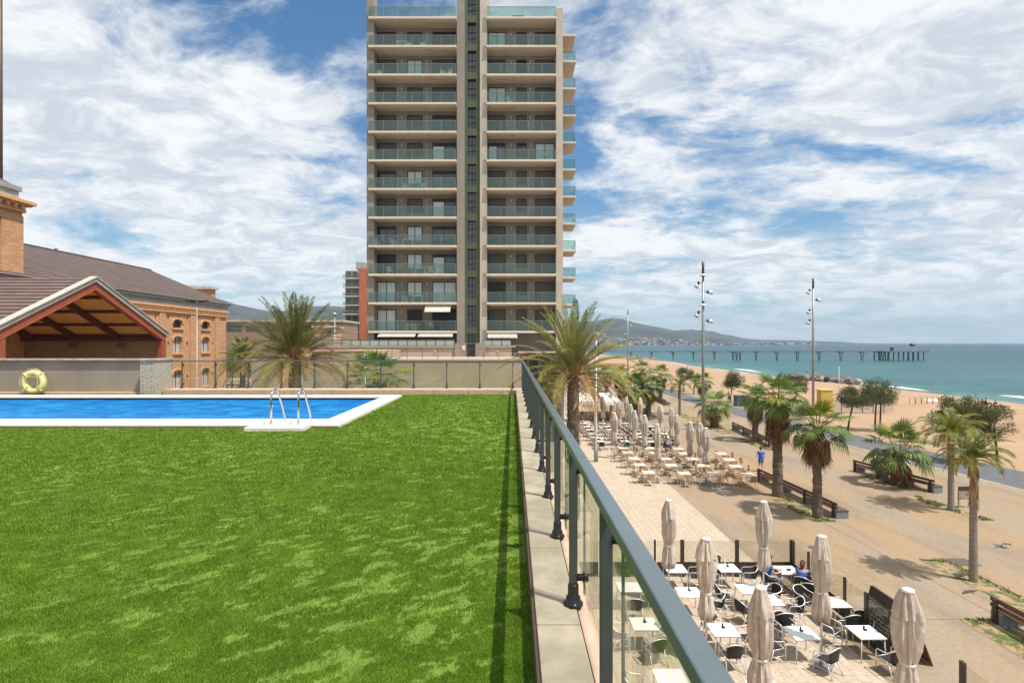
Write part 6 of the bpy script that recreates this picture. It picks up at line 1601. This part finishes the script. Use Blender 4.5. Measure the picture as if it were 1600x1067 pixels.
M_hill = mat('hill_scrub', (.022, .034, .026), .95, .35, .006, 0, coord='World', col2=(.055, .062, .045))
hills('hill', [(860, 512), (900, 504), (925, 502), (943, 499), (952, 497.5), (961, 498), (978, 503), (990, 506), (1020, 511), (1040, 515), (1052, 519), (1075, 527), (1100, 536)], 5600, 1500, M_hill)
hills('hill', [(1035, 522), (1052, 517), (1066, 515.5), (1080, 517), (1093, 515.5), (1102, 519), (1116, 523), (1130, 527), (1160, 530), (1210, 531), (1275, 533.5), (1300, 536)], 7200, 1300, M_hill, n=110)
hills('hill', [(280, 455), (315, 458), (336, 466), (352, 470), (370, 476), (403, 483), (425, 487), (445, 489), (470, 486), (500, 481), (520, 480), (560, 484), (640, 500)], 4200, 1500, M_hill, n=110)
# far town: houses one cannot count
def town(name, xs_, Y0, Y1, n, hmax, label, zf, seed):
    r_ = np.random.default_rng(seed); b = MB()
    for i in range(n):
        px = xs_[0]+(xs_[1]-xs_[0])*r_.random()**1.35; Y = r_.uniform(Y0, Y1); x = (px-800)*Y/F; w = r_.uniform(8, 26); d = r_.uniform(8, 20); h = r_.uniform(4, hmax*.8)*(1 if r_.random() < .88 else 1.8); tp = min(1, max(.2, (1200-px)/190)) if seed == 1 else 1; h *= tp; z = zf(Y)*tp
        if seed == 1 and r_.random() > tp+.15: continue
        b.box(x-w/2, x+w/2, Y, Y+d, z-12, z+h, int(r_.choice([0, 1, 2, 3, 4, 4])))
        if r_.random() < .5: b.box(x-w/2-.5, x+w/2+.5, Y-.5, Y+d+.5, z+h, z+h+1.2, 3)
    o = b.build(name, [M_taupel, M_white, mat('far_beige', (.45, .36, .28), .9), mat('far_terracotta', (.26, .17, .13), .9), mat('far_green', (.07, .09, .06), .9)])
    return tag(o, label, 'town', kind='stuff')
town('far_town', (925, 1215), 3350, 4500, 2300, 12, 'pale far town along the bay at the foot of the blue hills', lambda Y: max(0, (Y-3600)*.06), 1)
town('far_town', (1090, 1275), 5200, 6400, 900, 12, 'thin strip of far houses on the low cape at the right end of the coast', lambda Y: 2, 2)
town('hillside_town', (300, 560), 2300, 3000, 1200, 9, 'scattered white houses on the hillside behind the factory and the left palm', lambda Y: (Y-2300)*.06+8, 3)
b = MB()
for (px, py, w) in ((945, 524, 5), (949, 526, 4), (1003, 528, 4), (1019, 529, 4), (955, 529, 6)):
    pass
for i, (px, py, w, d) in enumerate([(944, 521, 4.5, 1500), (949, 525, 4, 1500), (1001, 527, 3.5, 3000), (1023, 528, 4, 3000), (961, 528.5, 6, 2200), (971, 530, 5, 2300), (934, 530, 8, 1300)]):
    X0, X1 = q(px-w/2, d), q(px+w/2, d); b = MB(); b.box(X0, X1, d, d+14, -3, zpx(py, d))
    r_ = b.build('tower_block', [M_taupel, M_soff][i % 2]); tag(r_, 'distant pale tower block on the shore, %s from the left' % ['second', 'third', 'sixth', 'rightmost', 'fourth', 'fifth', 'leftmost'][i], 'tower block', 'distant tower blocks on the bay')
    f_ = MB()
    for k in range(int(zpx(py, d)/3)): f_.box(X0+.5, X1-.5, d-.15, d-.01, k*3+1, k*3+2.2)
    f_.build('window_band', M_pane, r_)
# dark green belt behind the left gap, trees far along the road
random.seed(77)
TS = small_tree('roadside_tree', (q(400, 120), 120, 0), 6.5, 3.2, 'far roadside tree behind the left date palm', 71, group='trees beyond the left road')
for i, (px, Y, s) in enumerate([(362, 112, 1.25), (378, 135, 1.2), (428, 118, 1.0), (492, 128, 1.0), (515, 118, .8)]):
    dup(TS, (q(px, Y), Y, 0), i*1.2, 'far roadside tree, %s from the left in the gap beside the factory' % ['first', 'second', 'fourth', 'fifth', 'sixth'][i], 'trees beyond the left road', sc=s)
# the air
def haze():
    b = MB(); b.box(-9500, 9500, -120, 8900, -9, 420); m = bpy.data.materials.new('air'); m.use_nodes = True; g = G(m.node_tree)
    v = g.n('ShaderNodeVolumePrincipled', i_Color=(.55, .74, 1, 1), i_Density=HAZE); v.inputs['Anisotropy'].default_value = .0
    ou = g.n('ShaderNodeOutputMaterial'); g.t.links.new(v.outputs[0], ou.inputs['Volume'])
    o = b.build('haze', m); tag(o, kind='stuff'); o.display_type = 'BOUNDS'; return o
HAZE = 6e-5
haze()
